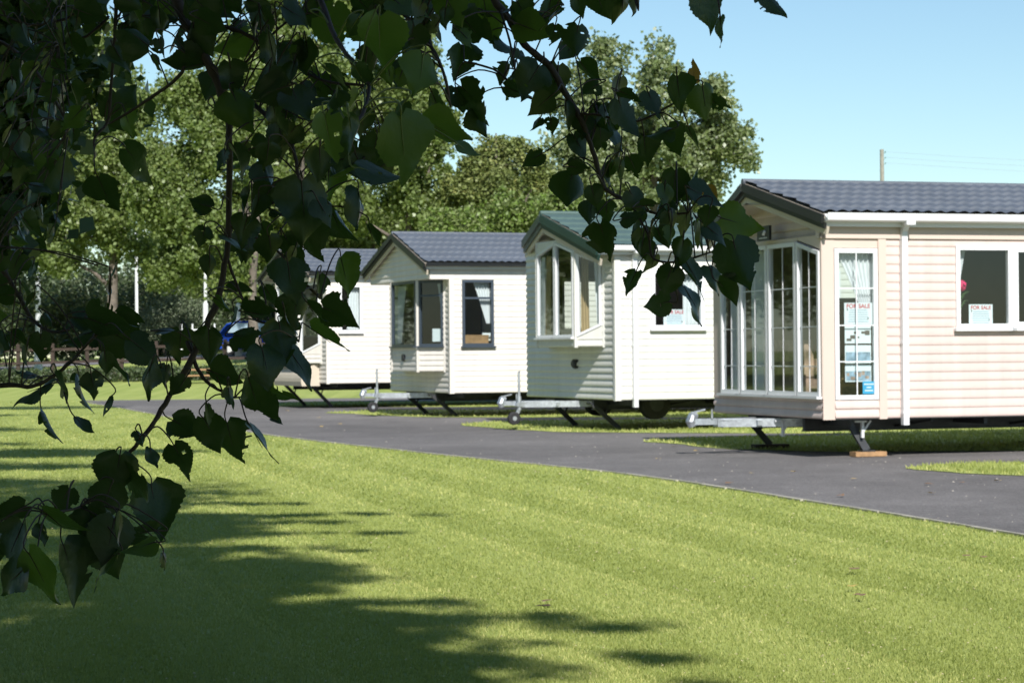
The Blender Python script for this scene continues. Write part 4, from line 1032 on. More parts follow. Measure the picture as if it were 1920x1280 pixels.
# utility pole with three insulators and wires
p = at(1657, 660, 120); z0 = gz(p.x, p.y)
r = empty('utility_pole', (p.x, p.y, z0), 0, 'weathered timber pole with three side insulators above the slate roof ridge', 'utility pole')
zt = at(1657, 280, 120).z - z0
mb = MB(); mb.tube([(0, 0, 0), (0, 0, zt)], [.14, .105], 12); mb.obj('shaft', M['polewood'], r)
for k in range(3):
    mb = MB(); z = zt - .18 - k * .3; mb.tube([(.09, 0, z - .02), (.17, 0, z - .02), (.19, 0, z + .03)], .015, 6); mb.tube([(.19, 0, z), (.19, 0, z + .07)], [.035, .025], 8); mb.obj('insulator', M['ceramic'], r)
M['wire'] = mat('weathered cable', (.3, .34, .38), .5, .4)
for k, lbn in enumerate(('top', 'middle', 'lowest')):
    z = zt + z0 - .13 - k * .3; pts = []
    for i in range(13):
        t = i / 12; x = p.x + .19 + t * 46; pts.append((x, p.y - 4 * t, z - 2.4 * 4 * t * (1 - t) * .35 - t * .8))
    mb = MB(); mb.tube(pts, .005, 5); o = mb.obj('overhead_wire', M['wire'], M=Matrix.Identity(4)); tag(o, f'{lbn} thin overhead wire running right from the timber pole', 'wire', 'overhead wires')

# ------------------------------------------------------------------ blue car
def car():
    p = at(486, 660, 99); z0 = gz(p.x, p.y)
    r = empty('parked_car', (p.x, p.y, z0 + .03), 0, 'bright blue hatchback parked on the far road behind the leaves', 'car')
    prof = [(-1.95, .35), (-2.0, .62), (-1.92, .9), (-1.65, 1.02), (-1.35, 1.40), (-.9, 1.5), (.25, 1.5), (.6, 1.42), (1.1, 1.0), (1.75, .88), (1.98, .70), (2.0, .38), (1.7, .27), (-1.7, .27)]
    mb = MB(); ws = [.0, .0]; n = len(prof)
    rings = []
    for y, sc, ins in ((-.86, .93, .05), (-.82, 1, 0), (0, 1.0, -.02), (.82, 1, 0), (.86, .93, .05)):
        b = len(mb.v); rings.append(b)
        for x, z in prof:
            yy = y * (1 - .18 * max(0, (z - .9) / .6)); mb.v.append((x * (1 if sc == 1 else .985), yy, .27 + (z - .27) * sc + (0 if sc == 1 else .03)))
    for a, b in zip(rings[:-1], rings[1:]):
        for i in range(n): mb.f.append((a + i, a + (i + 1) % n, b + (i + 1) % n, b + i))
    mb.f.append(tuple(rings[0] + i for i in range(n))); mb.f.append(tuple(rings[-1] + i for i in range(n))[::-1])
    body = mb.obj('body', M['carblue'], r, True)
    for s in (-1, 1):
        for (xa, xb, xc, xd) in ((-1.28, -.42, -.42, -1.05), (-.36, .86, .42, -.36)):
            mb = MB(); yb, yt = s * .855, s * .745
            P = [(xa, yb, 1.0), (xb, yb, 1.0), (xc, yt, 1.42), (xd, yt, 1.42)]; Q = [(x, y - s * .02, z) for x, y, z in P]
            mb.hexa(P + Q); mb.obj('side_window', M['carglass'], r)
        mb = MB(); mb.box((.55, s * .86 - .06, .95), (.72, s * .86 + .09, 1.08)); mb.obj('mirror', M['carblue'], r)
        mb = MB(); mb.box((1.86, s * .6 - .16, .62), (2.0, s * .6 + .16, .78)); mb.obj('headlight', M['lampglass'], r)
    for x0, x1, nm in ((.66, 1.06, 'windscreen'), (-1.66, -1.38, 'rear_window')):
        za, zb_ = (1.40, 1.03) if nm == 'windscreen' else (1.05, 1.38)
        mb = MB(); mb.face([(x0 + .02, -.66, za + .02), (x0 + .02, .66, za + .02), (x1 + .02, .72, zb_ + .02), (x1 + .02, -.72, zb_ + .02)]); mb.obj(nm, M['carglass'], r)
    for x in (-1.25, 1.28):
        for s in (-1, 1):
            mb = MB(); mb.tube([(x, s * .72, .31), (x, s * .74, .31), (x, s * .88, .31), (x, s * .90, .31)], [.26, .31, .31, .26], 20); w = mb.obj('wheel', M['rubber'], r)
            mb = MB(); mb.tube([(x, s * .80, .31), (x, s * .91, .31)], .19, 14); mb.obj('rim', M['rim'], w)
car()

# ------------------------------------------------------------------ foreground poplar: hanging branches
TW = [.12, .30, .42, .48, .47, .385, .28, .175, .09, .04, .0]; TT = [0, .05, .12, .22, .35, .5, .64, .76, .86, .94, 1]
def leaf_geo(rg, ragged):
    R, C = 26, 8; T = np.linspace(0, 1, R + 1) ** .9; w = np.interp(T, TT, TW)
    asym = rg.uniform(-.07, .07); ser = np.where(np.arange(R + 1) % 2 == 0, 1.0, 1.06) * (1 + rg.normal(0, .018, R + 1))
    w = w * ser * (1 + .05 * np.sin(T * rg.uniform(5, 12) + rg.uniform(0, 6)))
    S = np.linspace(-1, 1, C + 1)
    x = S[None, :] * w[:, None] * np.where(S < 0, 1 + asym, 1 - asym)[None, :]
    y = T[:, None] - .11 * (np.abs(S)[None, :] ** 1.5) * ((1 - T[:, None]) ** 5)
    bend = rg.uniform(-.25, .25); x = x + bend * T[:, None] ** 2 * .5
    fold = rg.uniform(-.1, .4); curl = rg.uniform(-.35, .35); wav = rg.uniform(.0, .07); f0 = rg.uniform(0, 6)
    tw = rg.uniform(-.8, .8)
    z = fold * np.abs(x) + curl * T[:, None] ** 2 + wav * np.sin(T[:, None] * 9 + f0) * np.abs(S)[None, :] ** 2
    z = z + tw * x * T[:, None] * .8
    if rg.random() < .3: z = z + .5 * np.clip(np.abs(S)[None, :] - .6, 0, 1) * w[:, None] * rg.choice([-1, 1]) * 1.6
    ii = np.arange((R + 1) * (C + 1)).reshape(R + 1, C + 1)
    F = np.stack([ii[:-1, :-1], ii[:-1, 1:], ii[1:, 1:], ii[1:, :-1]], -1).reshape(-1, 4)
    V = np.stack([x, y, z], -1).reshape(-1, 3)
    if ragged:
        keep = np.ones(len(F), bool); ce = V[F].mean(1)
        for _ in range(rg.integers(1, 5)):
            e = rg.integers(3, R - 3); sd = rg.choice([0, C]); p = V[ii[e, sd]]; rad = rg.uniform(.05, .13)
            keep &= np.hypot(ce[:, 0] - p[0], ce[:, 1] - p[1]) > rad
        for _ in range(rg.integers(0, 2)):
            p = (rg.uniform(-.25, .25), rg.uniform(.2, .7)); keep &= np.hypot(ce[:, 0] - p[0], ce[:, 1] - p[1]) > .035
        F = F[keep]
    return V, F
RV = np.array(CROT @ Vector((1, 0, 0))); UV = np.array(CROT @ Vector((0, 1, 0))); BV = np.array(CROT @ Vector((0, 0, 1)))   # right, up, towards camera
class Leaves:
    def __init__(s): s.V = []; s.F = []; s.t = []; s.n = 0
    def add(s, V, F, tone):
        s.V.append(V); s.F.append(F + s.n); s.t.append(np.full(len(F), tone)); s.n += len(V)
rgl = np.random.default_rng(77)
def put_leaf(store, px, py, ln, ang, nar, d, tone=None, ragged=None):
    """leaf blade centred on (px,py); ln px long, tip pointing ang degrees (0 right, 90 down), nar = apparent width"""
    c = np.array(at(px, py, d)); L = ln * .95 / FPX * d; a = math.radians(ang)
    tilt = rgl.uniform(-.35, .35)
    A = (RV * math.cos(a) - UV * math.sin(a)) * math.cos(tilt) + BV * math.sin(tilt)
    Pn = RV * math.sin(a) + UV * math.cos(a)
    th = math.acos(max(.06, min(1, nar))) * (1 if rgl.random() < .5 else -1) + rgl.normal(0, .12)
    B = Pn * math.cos(th) + BV * math.sin(th); B = B - A * B.dot(A); B /= np.linalg.norm(B)
    Nn = np.cross(B, A)
    V, F = leaf_geo(rgl, rgl.random() < .6 if ragged is None else ragged)
    base = c - A * L * .5
    W = base + (V[:, :1] * B + V[:, 1:2] * A + V[:, 2:] * Nn) * L
    store.add(W, F, float(np.clip(rgl.normal(.45, .2), 0, 1)) if tone is None else tone)
    return Vector(base), Vector(A), L
# branch polylines: px, py, distance, radius in px
BR = {
 'a': [(300, -120, 3.3, 16), (330, 0, 3.3, 11), (365, 70, 3.3, 10.5), (392, 120, 3.3, 9), (420, 190, 3.3, 7.5), (430, 260, 3.28, 6.5), (430, 400, 3.3, 6), (424, 480, 3.3, 6), (405, 570, 3.28, 6.5), (382, 620, 3.27, 6), (352, 690, 3.25, 6), (322, 735, 3.25, 5), (290, 790, 3.23, 4.5), (255, 835, 3.2, 3.8), (232, 860, 3.2, 3.4), (190, 905, 3.1, 3), (150, 950, 3.0, 2.4), (90, 960, 2.9, 2)],
 'a2': [(352, 640, 3.27, 4.5), (375, 700, 3.25, 3.6), (400, 725, 3.25, 3), (440, 745, 3.25, 2)],
 'b': [(880, -120, 3.4, 11), (925, -5, 3.4, 8), (960, 45, 3.4, 7), (985, 85, 3.4, 6.5), (1030, 125, 3.4, 6), (1065, 185, 3.4, 6), (1085, 215, 3.4, 5.5), (1108, 270, 3.4, 5), (1125, 330, 3.4, 4.5), (1140, 358, 3.4, 4), (1180, 378, 3.4, 3.4), (1230, 400, 3.38, 2.6), (1290, 400, 3.36, 2)],
 'b2': [(1085, 215, 3.4, 3), (1120, 215, 3.38, 2.5), (1165, 225, 3.36, 2.3), (1205, 225, 3.35, 2.2), (1270, 190, 3.33, 2)],
 'b3': [(1180, 378, 3.4, 2.5), (1215, 440, 3.38, 2.4), (1225, 485, 3.37, 2.2), (1275, 490, 3.36, 2), (1340, 470, 3.35, 1.6)],
 'b4': [(1020, 190, 3.4, 2.4), (985, 180, 3.4, 2.6), (950, 150, 3.4, 2.4), (925, 130, 3.4, 2.0), (870, 115, 3.4, 1.8)],
 'b5': [(985, 75, 3.4, 2), (940, 20, 3.38, 2.4), (955, 75, 3.36, 2.2), (965, 130, 3.36, 1.6)],
 'c': [(-120, 735, 3.4, 6), (0, 722, 3.4, 4.5), (60, 724, 3.4, 4), (95, 708, 3.4, 3.5), (125, 685, 3.4, 3.3), (150, 660, 3.4, 3), (188, 615, 3.38, 2.6), (206, 560, 3.36, 2), (206, 500, 3.35, 1.4)],
 'c2': [(-60, 430, 3.5, 6), (0, 500, 3.5, 5), (38, 560, 3.5, 4.6), (60, 598, 3.5, 4), (95, 622, 3.48, 3), (130, 618, 3.46, 2.4)],
 'd': [(214, -120, 3.5, 5), (218, 0, 3.5, 3.8), (214, 90, 3.5, 3.4), (208, 160, 3.5, 3), (203, 225, 3.5, 3), (180, 255, 3.48, 2.6), (176, 275, 3.47, 2)],
 'e': [(365, 70, 3.3, 4), (352, 105, 3.3, 4), (338, 140, 3.3, 3.8), (300, 172, 3.32, 3.5), (270, 192, 3.34, 3), (235, 215, 3.36, 2.6), (205, 232, 3.38, 2)],
 'f': [(140, -60, 3.6, 3), (160, 0, 3.6, 3), (150, 20, 3.6, 3), (115, 38, 3.6, 2.8), (60, 48, 3.6, 2.6), (10, 30, 3.6, 2.4)],
 'g': [(205, 30, 3.55, 3), (188, 48, 3.55, 3), (155, 72, 3.55, 2.6), (110, 84, 3.55, 2)],
 'h': [(-40, 60, 3.9, 4), (20, 90, 3.9, 4), (70, 140, 3.9, 3.6), (105, 190, 3.9, 3), (130, 240, 3.9, 2.2)],
 'i': [(560, -120, 3.0, 10), (600, 0, 2.9, 6), (640, 90, 2.75, 4.5), (690, 150, 2.6, 4), (680, 215, 2.5, 4), (655, 240, 2.45, 3)],
 'j': [(360, 25, 3.3, 5), (400, 45, 3.3, 4.5), (450, 60, 3.3, 4), (520, 100, 3.28, 3.5), (600, 150, 3.25, 3), (680, 160, 3.2, 2.6)],
 'k': [(430, 420, 3.3, 3.4), (450, 435, 3.3, 3), (490, 450, 3.28, 2.6), (530, 480, 3.26, 2.2), (560, 520, 3.25, 1.8), (600, 560, 3.25, 1.5)],
 'l': [(392, 120, 3.3, 5), (470, 190, 3.25, 4.5), (540, 260, 3.2, 4), (560, 330, 3.18, 3), (575, 400, 3.16, 2.4)],
 'm': [(700, -120, 3.2, 7), (740, 0, 3.2, 5), (790, 60, 3.15, 4), (830, 130, 3.1, 3), (845, 200, 3.1, 2)],
 'n': [(1180, -60, 3.3, 5), (1195, 0, 3.3, 3), (1197, 20, 3.3, 1.2)],
 'o': [(1300, -60, 2.5, 5), (1330, -20, 2.5, 3)], 'o2': [(1400, -70, 2.6, 4), (1440, -20, 2.6, 2.4)],
 'p': [(424, 480, 3.3, 3), (455, 560, 3.3, 2.6), (480, 600, 3.28, 2.4), (520, 610, 3.26, 2.2), (560, 640, 3.25, 1.6)],
 'q': [(405, 200, 3.3, 3), (450, 130, 3.3, 2.6), (540, 40, 3.3, 2.4), (620, 20, 3.3, 2)],
}
# leaves: px, py, length, tip angle, apparent width, branch, kind
LV = [
 # right-hand spray
 (1026, 26, 62, 105, .7, 'b', 'd'), (1086, 8, 60, 75, .6, 'b', 'd'), (1128, 14, 62, 70, .75, 'n', 'd'), (1166, 22, 58, 95, .7, 'n', 'd'), (1196, 8, 50, 90, .3, 'n', 'd'),
 (1079, 78, 64, 100, .95, 'b', 'd'), (1005, 58, 80, 20, .9, 'b', 'o'), (985, 30, 70, 60, .8, 'b', 'd'), (915, 45, 95, 80, .8, 'b', 'o'), (890, 60, 90, 50, .8, 'b5', 'd'), (958, 100, 80, 50, .3, 'b', 'b'), (948, 142, 46, 110, .4, 'b4', 'd'),
 (863, 121, 78, 95, .95, 'b4', 'd'), (898, 195, 100, 45, .7, 'b4', 'd'), (860, 190, 60, 80, .9, 'b4', 'd'), (905, 230, 60, 60, .5, 'b4', 'd'), (823, 62, 44, 85, .15, 'm', 'd'),
 (992, 155, 85, 120, .9, 'b', 'd'), (1040, 158, 75, 100, .9, 'b', 'd'), (1010, 200, 60, 140, .8, 'b', 'd'), (1103, 138, 56, 55, .45, 'b2', 'd'), (1106, 167, 42, 150, .9, 'b', 'd'), (1158, 175, 62, 100, .5, 'b2', 'd'),
 (1170, 226, 84, 75, .55, 'b2', 'd'), (1226, 200, 62, 70, .8, 'b2', 'd'), (1273, 180, 78, 85, .85, 'b2', 'd'), (1322, 196, 72, 80, .85, 'b2', 'o'), (1350, 194, 46, 10, .6, 'b2', 'd'), (1304, 133, 46, -75, .45, 'b2', 'y'), (1268, 265, 66, 60, .9, 'b2', 'd'), (1236, 255, 50, 150, .8, 'b2', 'd'), (1299, 262, 52, 70, .35, 'b2', 'b'), (1210, 286, 60, 85, .7, 'b2', 'd'), (1184, 180, 50, 20, .5, 'b2', 'b'),
 (1132, 245, 80, 100, .8, 'b', 'd'), (1150, 262, 70, 75, .7, 'b', 'd'), (1089, 277, 60, 60, .8, 'b', 'd'), (1087, 314, 44, 5, .8, 'b', 'd'), (997, 299, 48, 150, .85, 'b', 'd'), (1033, 238, 34, 90, .9, 'b', 'd'), (1005, 236, 34, 120, .7, 'b', 'd'), (1058, 225, 70, 95, .35, 'b', 'd'),
 (1067, 360, 74, 100, .95, 'b', 'd'), (1106, 402, 48, 100, .85, 'b', 'd'), (1113, 368, 46, 80, .8, 'b', 'd'), (1147, 330, 50, 85, .4, 'b', 'b'), (1160, 322, 46, 100, .6, 'b', 'd'), (1264, 352, 68, 95, .7, 'b', 'd'), (1297, 345, 66, -50, .5, 'b', 'd'), (1325, 372, 78, 30, .8, 'b', 'b'), (1334, 368, 42, 60, .8, 'b', 'y'),
 (1392, 420, 90, 15, .95, 'b3', 'O'), (1388, 500, 105, 75, .95, 'b3', 'd'), (1137, 455, 80, 70, .9, 'b', 'd'), (1137, 402, 50, 90, .9, 'b', 'd'), (1192, 378, 52, 60, .9, 'b', 'd'), (1196, 408, 64, 80, .6, 'b', 'b'), (1203, 466, 42, 100, .9, 'b3', 'd'), (1222, 498, 44, 110, .85, 'b3', 'd'),
 (1182, 532, 56, 115, .7, 'b3', 'd'), (1250, 528, 62, 110, .95, 'b3', 'd'), (1229, 570, 56, 170, .95, 'b3', 'd'), (1305, 522, 92, 60, .45, 'b3', 'd'), (1340, 525, 60, 70, .7, 'b3', 'd'), (1366, 548, 60, 45, .6, 'b3', 'b'), (1303, 572, 86, 60, .22, 'b3', 'b'), (1278, 480, 66, 95, .8, 'b3', 'd'), (1312, 450, 76, 85, .6, 'b3', 'b'), (1258, 425, 60, 80, .8, 'b3', 'd'), (1238, 400, 58, 120, .8, 'b', 'd'), (1286, 420, 66, 95, .6, 'b3', 'd'), (1345, 440, 56, 40, .7, 'b3', 'd'), (1240, 450, 52, 70, .8, 'b3', 'd'),
 (1333, 12, 125, 72, .75, 'o', 'd'), (1353, 62, 60, 85, .35, 'o', 'd'), (1446, 8, 76, 60, .75, 'o2', 'd'),
 # lower-left sprays
 (77, 652, 56, 90, .95, 'c2', 'd'), (45, 700, 42, 195, .35, 'c', 'd'), (55, 734, 92, 160, .5, 'c', 'd'), (95, 806, 76, 65, .45, 'c', 'd'), (151, 742, 78, 85, .45, 'c', 'd'), (157, 800, 46, 50, .35, 'c', 'd'), (122, 727, 62, 50, .45, 'c', 'd'), (176, 724, 52, 75, .85, 'c', 'd'), (196, 760, 42, 120, .25, 'c', 'd'), (228, 698, 60, 40, .35, 'c', 'd'), (200, 683, 44, 80, .8, 'c', 'd'), (270, 713, 74, 115, .4, 'a', 'd'), (308, 706, 46, 100, .8, 'a', 'd'),
 (150, 628, 90, 165, .6, 'c', 'd'), (205, 612, 100, 20, .7, 'c', 'd'), (240, 640, 100, 30, .9, 'c', 'd'), (275, 660, 80, 40, .8, 'c', 'd'), (200, 650, 60, 100, .8, 'c', 'd'), (247, 590, 56, 5, .5, 'c', 'd'), (170, 600, 66, 10, .6, 'c', 'd'), (118, 620, 40, 160, .6, 'c2', 'd'),
 (337, 654, 74, 95, .95, 'a', 'd'), (337, 727, 46, 120, .8, 'a', 'd'), (392, 652, 74, 90, .85, 'a2', 'd'), (427, 708, 78, 20, .7, 'a2', 'd'), (480, 752, 100, 70, .7, 'a2', 'd'), (532, 741, 72, 5, .4, 'a2', 'o'), (430, 748, 44, 85, .4, 'a2', 'b'), (520, 790, 26, 30, .5, 'a2', 'b'), (393, 778, 44, 80, .4, 'a2', 'd'), (322, 620, 54, 0, .3, 'a', 'd'),
 (353, 804, 70, 30, .85, 'a', 'd'), (400, 815, 80, 60, .9, 'a2', 'd'), (435, 832, 88, 75, .85, 'a2', 'd'), (345, 866, 78, 60, .9, 'a', 'd'), (490, 836, 94, 60, .25, 'a2', 'd'), (284, 860, 44, 80, .35, 'a', 'd'), (264, 822, 34, 60, .6, 'a', 'b'),
 (218, 895, 92, 100, .85, 'a', 'd'), (262, 905, 90, 30, .7, 'a', 'd'), (292, 962, 118, 80, .75, 'a', 'd'), (195, 945, 84, 110, .9, 'a', 'd'), (116, 940, 60, 120, .8, 'a', 'd'), (136, 1078, 130, 70, .8, 'a', 'd'), (205, 1018, 100, 100, .8, 'a', 'd'), (22, 1030, 110, 110, .6, 'a', 'd'), (80, 1085, 120, 60, .7, 'a', 'o'), (84, 1000, 44, 60, .2, 'a', 'b'), (310, 1052, 36, 75, .25, 'a', 'b'), (250, 1012, 80, 20, .6, 'a', 'd'),
 # centre
 (648, 520, 88, 75, .8, 'k', 'o'), (595, 541, 56, 100, .8, 'k', 'd'), (545, 530, 90, 80, .85, 'k', 'd'), (642, 590, 82, 20, .75, 'k', 'd'), (617, 640, 90, 35, .55, 'p', 'o'), (553, 588, 72, 95, .8, 'k', 'd'), (530, 645, 90, 80, .85, 'p', 'd'), (566, 690, 96, 55, .45, 'p', 'd'), (560, 480, 70, 40, .6, 'k', 'd'), (470, 632, 70, 5, .5, 'p', 'd'), (490, 590, 72, 10, .5, 'p', 'd'), (466, 462, 60, 80, .8, 'k', 'd'), (510, 560, 56, 60, .7, 'p', 'd'), (540, 610, 60, 75, .3, 'p', 'b'), (500, 690, 90, 75, .6, 'p', 'd'), (590, 590, 60, 60, .6, 'k', 'd'),
 (698, 447, 56, 75, .35, 'l', 'b'), (680, 390, 84, 75, .35, 'l', 'b'), (635, 425, 92, 65, .5, 'l', 'b'), (578, 450, 96, 75, .6, 'l', 'd'), (570, 400, 130, 85, .8, 'l', 'd'), (618, 358, 68, 85, .7, 'l', 'o'), (540, 380, 80, 100, .8, 'l', 'd'), (500, 340, 70, 80, .8, 'l', 'd'), (480, 400, 70, 100, .7, 'l', 'd'), (500, 300, 60, 100, .8, 'l', 'd'), (560, 500, 60, 60, .7, 'k', 'd'),
 # upper left
 (227, 111, 58, 60, .9, 'd', 'd'), (235, 195, 88, -40, .9, 'd', 'd'), (243, 236, 56, 70, .85, 'd', 'o'), (264, 312, 96, 50, .75, 'd', 'd'), (200, 370, 86, 70, .85, 'd', 'd'), (373, 382, 50, 195, .75, 'a', 'd'), (84, 338, 110, 120, .85, 'h', 'd'), (132, 228, 62, 130, .85, 'd', 'o'), (170, 28, 66, 20, .75, 'g', 'd'), (256, 55, 86, 70, .75, 'd', 'd'), (346, 128, 80, 165, .35, 'e', 'd'), (393, 165, 58, 110, .9, 'a', 'd'), (437, 152, 74, 80, .9, 'l', 'd'), (452, 215, 88, 70, .85, 'l', 'o'), (110, 16, 34, 90, .8, 'f', 'd'), (302, 92, 40, 80, .8, 'e', 'd'), (405, 24, 86, 10, .7, 'j', 'd'), (432, 82, 84, 150, .7, 'j', 'o'), (340, 84, 30, 70, .5, 'e', 'd'), (292, 122, 36, 60, .3, 'e', 'b'), (300, 45, 60, 90, .6, 'e', 'd'), (270, 20, 60, 60, .7, 'd', 'd'),
 (503, 45, 60, 65, .3, 'j', 'b'), (512, 110, 96, 80, .3, 'l', 'b'), (515, 215, 96, 80, .35, 'l', 'b'), (380, 444, 42, 100, .85, 'a', 'd'), (393, 501, 44, 90, .8, 'a', 'd'), (453, 466, 60, 80, .75, 'a', 'd'), (455, 548, 62, 10, .6, 'p', 'd'), (207, 515, 66, -85, .12, 'c', 'b'), (60, 430, 60, 50, .7, 'c2', 'd'), (12, 628, 56, 170, .7, 'c2', 'd'), (40, 640, 50, 40, .6, 'c2', 'd'), (45, 450, 36, 60, .2, 'c2', 'b'), (52, 550, 46, 60, .2, 'c2', 'b'), (100, 280, 60, 60, .5, 'h', 'o'), (60, 270, 56, 110, .7, 'h', 'd'),
 # top centre, large near leaves
 (712, 88, 120, 90, .95, 'i', 'o'), (640, 55, 100, 30, .85, 'i', 'o'), (789, 145, 92, 95, .7, 'i', 'O'), (757, 285, 140, 85, .85, 'i', 'o'), (838, 250, 100, 30, .65, 'i', 'O'), (878, 285, 50, 35, .5, 'i', 'o'), (617, 262, 100, 80, .8, 'i', 'o'), (656, 200, 62, 125, .25, 'i', 'O'), (742, 219, 66, 120, .6, 'i', 'd'), (629, 198, 56, 95, .75, 'i', 'd'), (640, 150, 80, 40, .5, 'i', 'b'), (715, 330, 96, 20, .55, 'i', 'd'), (770, 25, 90, 40, .85, 'm', 'o'), (770, 80, 70, 100, .85, 'm', 'd'), (680, 150, 60, 60, .8, 'i', 'd'), (660, 255, 76, 80, .35, 'i', 'b'), (820, 200, 60, 70, .5, 'm', 'b'), (560, 30, 70, 30, .8, 'j', 'd'), (580, 110, 70, 80, .8, 'j', 'd'), (545, 150, 70, 100, .7, 'j', 'd'), (560, 200, 80, 70, .8, 'l', 'd'), (500, 160, 70, 100, .8, 'l', 'd'), (600, 310, 70, 90, .7, 'l', 'd'), (530, 270, 80, 80, .8, 'l', 'd'), (850, 20, 80, 60, .9, 'm', 'o'), (820, 10, 60, 90, .8, 'm', 'd'), (690, 20, 70, 50, .8, 'm', 'd'), (740, 140, 60, 90, .8, 'm', 'd'), (610, 400, 60, 60, .7, 'l', 'd'),
]
def fill(n, x0, x1, y0, y1, br, rg, sz=(38, 80), dj=0.0, kinds='dddddob'):
    out = []
    for _ in range(n):
        out.append((rg.uniform(x0, x1), rg.uniform(y0, y1), rg.uniform(*sz), rg.gauss(85, 45), rg.choice([.25, .5, .7, .85, .95]), rg.choice(br), rg.choice(kinds)))
    return out
rf = random.Random(99)
LV += fill(24, 380, 560, -10, 330, ['j', 'l', 'a', 'q'], rf) + fill(22, 560, 720, -10, 320, ['i', 'j', 'l', 'q'], rf) + fill(20, 700, 850, -10, 180, ['m'], rf)
LV += fill(20, 230, 400, -10, 90, ['d', 'e', 'a'], rf) + fill(52, -30, 150, -10, 260, ['h', 'f', 'g'], rf, (26, 58)) + fill(28, -30, 105, 250, 470, ['h', 'c2'], rf, (30, 66)) + fill(14, 430, 560, 330, 520, ['a', 'l', 'k'], rf) + fill(14, -30, 90, 480, 690, ['c2', 'c'], rf, (26, 56))
LV += fill(13, -20, 300, 960, 1090, ['a'], rf, (60, 105)) + fill(2, 420, 470, 560, 600, ['p'], rf, (30, 50)) + fill(12, 870, 1060, -10, 180, ['b', 'b5'], rf, (34, 66)) + fill(10, 1080, 1200, 200, 330, ['b', 'b2'], rf, (34, 60)) + fill(10, 1190, 1330, 370, 480, ['b', 'b3'], rf, (34, 66))

def smooth_branch(pts):
    P = [at(x, y, d) for x, y, d, r in pts]; R = [r / FPX * d for x, y, d, r in pts]
    C = catmull(P, 5); RR = []
    for i in range(len(P) - 1):
        for k in range(5): RR.append(R[i] + (R[i + 1] - R[i]) * k / 5)
    RR.append(R[-1]); rr = random.Random(len(pts))
    C = [p + Vector((rr.uniform(-1, 1), rr.uniform(-1, 1), rr.uniform(-1, 1))) * r * .25 for p, r in zip(C, RR)]
    return C, [r * rr.uniform(.9, 1.12) for r in RR]
tree_base = Vector((-4.6, -3.2, 0))
ptree = empty('poplar_tree', tree_base, 0, 'nearest poplar whose dark leafy branches hang across the left and top of the view', 'tree')
def rebased(V): return V - np.array(tree_base)
# trunk and limbs, behind and left of the viewpoint
mb = MB(); T0 = tree_base
trunk = [T0, T0 + Vector((.05, .1, 1.2)), T0 + Vector((.15, .1, 3)), T0 + Vector((.1, .3, 5.5)), T0 + Vector((.3, .2, 8)), T0 + Vector((.2, .4, 11))]
mb.tube(trunk, [.34, .27, .23, .17, .11, .04], 14)
mb.v = [tuple(Vector(v) - tree_base) for v in mb.v]; mb.obj('trunk', M['bark'], ptree, True)
LIMB = {}
def limb(nm, pts, r0, r1):
    mb = MB(); n = len(pts); C = catmull([Vector(p) for p in pts], 6)
    mb.tube([p - tree_base for p in C], [r0 + (r1 - r0) * i / (len(C) - 1) for i in range(len(C))], 9); LIMB[nm] = C
    return mb.obj('limb', M['bark'], ptree, True)
limb('L1', [(-4.5, -3, 3.2), (-3.2, -1.2, 3.9), (-2.0, 1.0, 3.6), (-1.3, 2.8, 2.7)], .10, .014)
limb('L2', [(-4.4, -3, 4.2), (-2.6, -1.5, 5.0), (-.9, 1.0, 4.4), (-.2, 3.1, 2.9)], .10, .014)
limb('L3', [(-4.5, -3, 5.6), (-1.8, -3.2, 7), (.3, -3.2, 7.6)], .08, .015)
limb('L4', [(-4.4, -3, 5.0), (-5.8, -.8, 6.6), (-6.6, 1.2, 8)], .08, .015)
limb('L5', [(-4.4, -3, 6.2), (-4.2, -1, 8.4), (-3.4, .3, 10)], .07, .015)
FEED = {'a': 'L1', 'b': 'L2', 'c': 'L1', 'c2': 'L1', 'd': 'L1', 'f': 'L1', 'h': 'L1', 'i': 'L2', 'm': 'L2', 'n': 'L2', 'o': 'L2', 'o2': 'L2'}
BO = {}; PATH = {}
KIND = {'d': 'leaf', 'b': 'leaf', 'o': 'leaf2', 'O': 'leaf3', 'y': 'leafy'}
for k, pts in BR.items():
    C, R = smooth_branch(pts); PATH[k] = C
    mb = MB(); mb.tube([p - tree_base for p in C], R, 8)
    if k in FEED:           # join the hanging branch to its limb above the frame
        L_ = LIMB[FEED[k]]; q = L_[-1] if k in 'ab' else L_[-4]
        m1 = C[0].lerp(q, .45) + Vector((0, 0, .12)); CC = catmull([q, m1, C[0], C[1]], 6)[:13]
        mb.tube([p - tree_base for p in CC], [.013 + (R[0] - .013) * i / (len(CC) - 1) for i in range(len(CC))], 8)
    BO[k] = mb.obj('hanging_branch', M['twig'], ptree, True)
ST = {}; PT = {}
DEF = {'i': -.10}
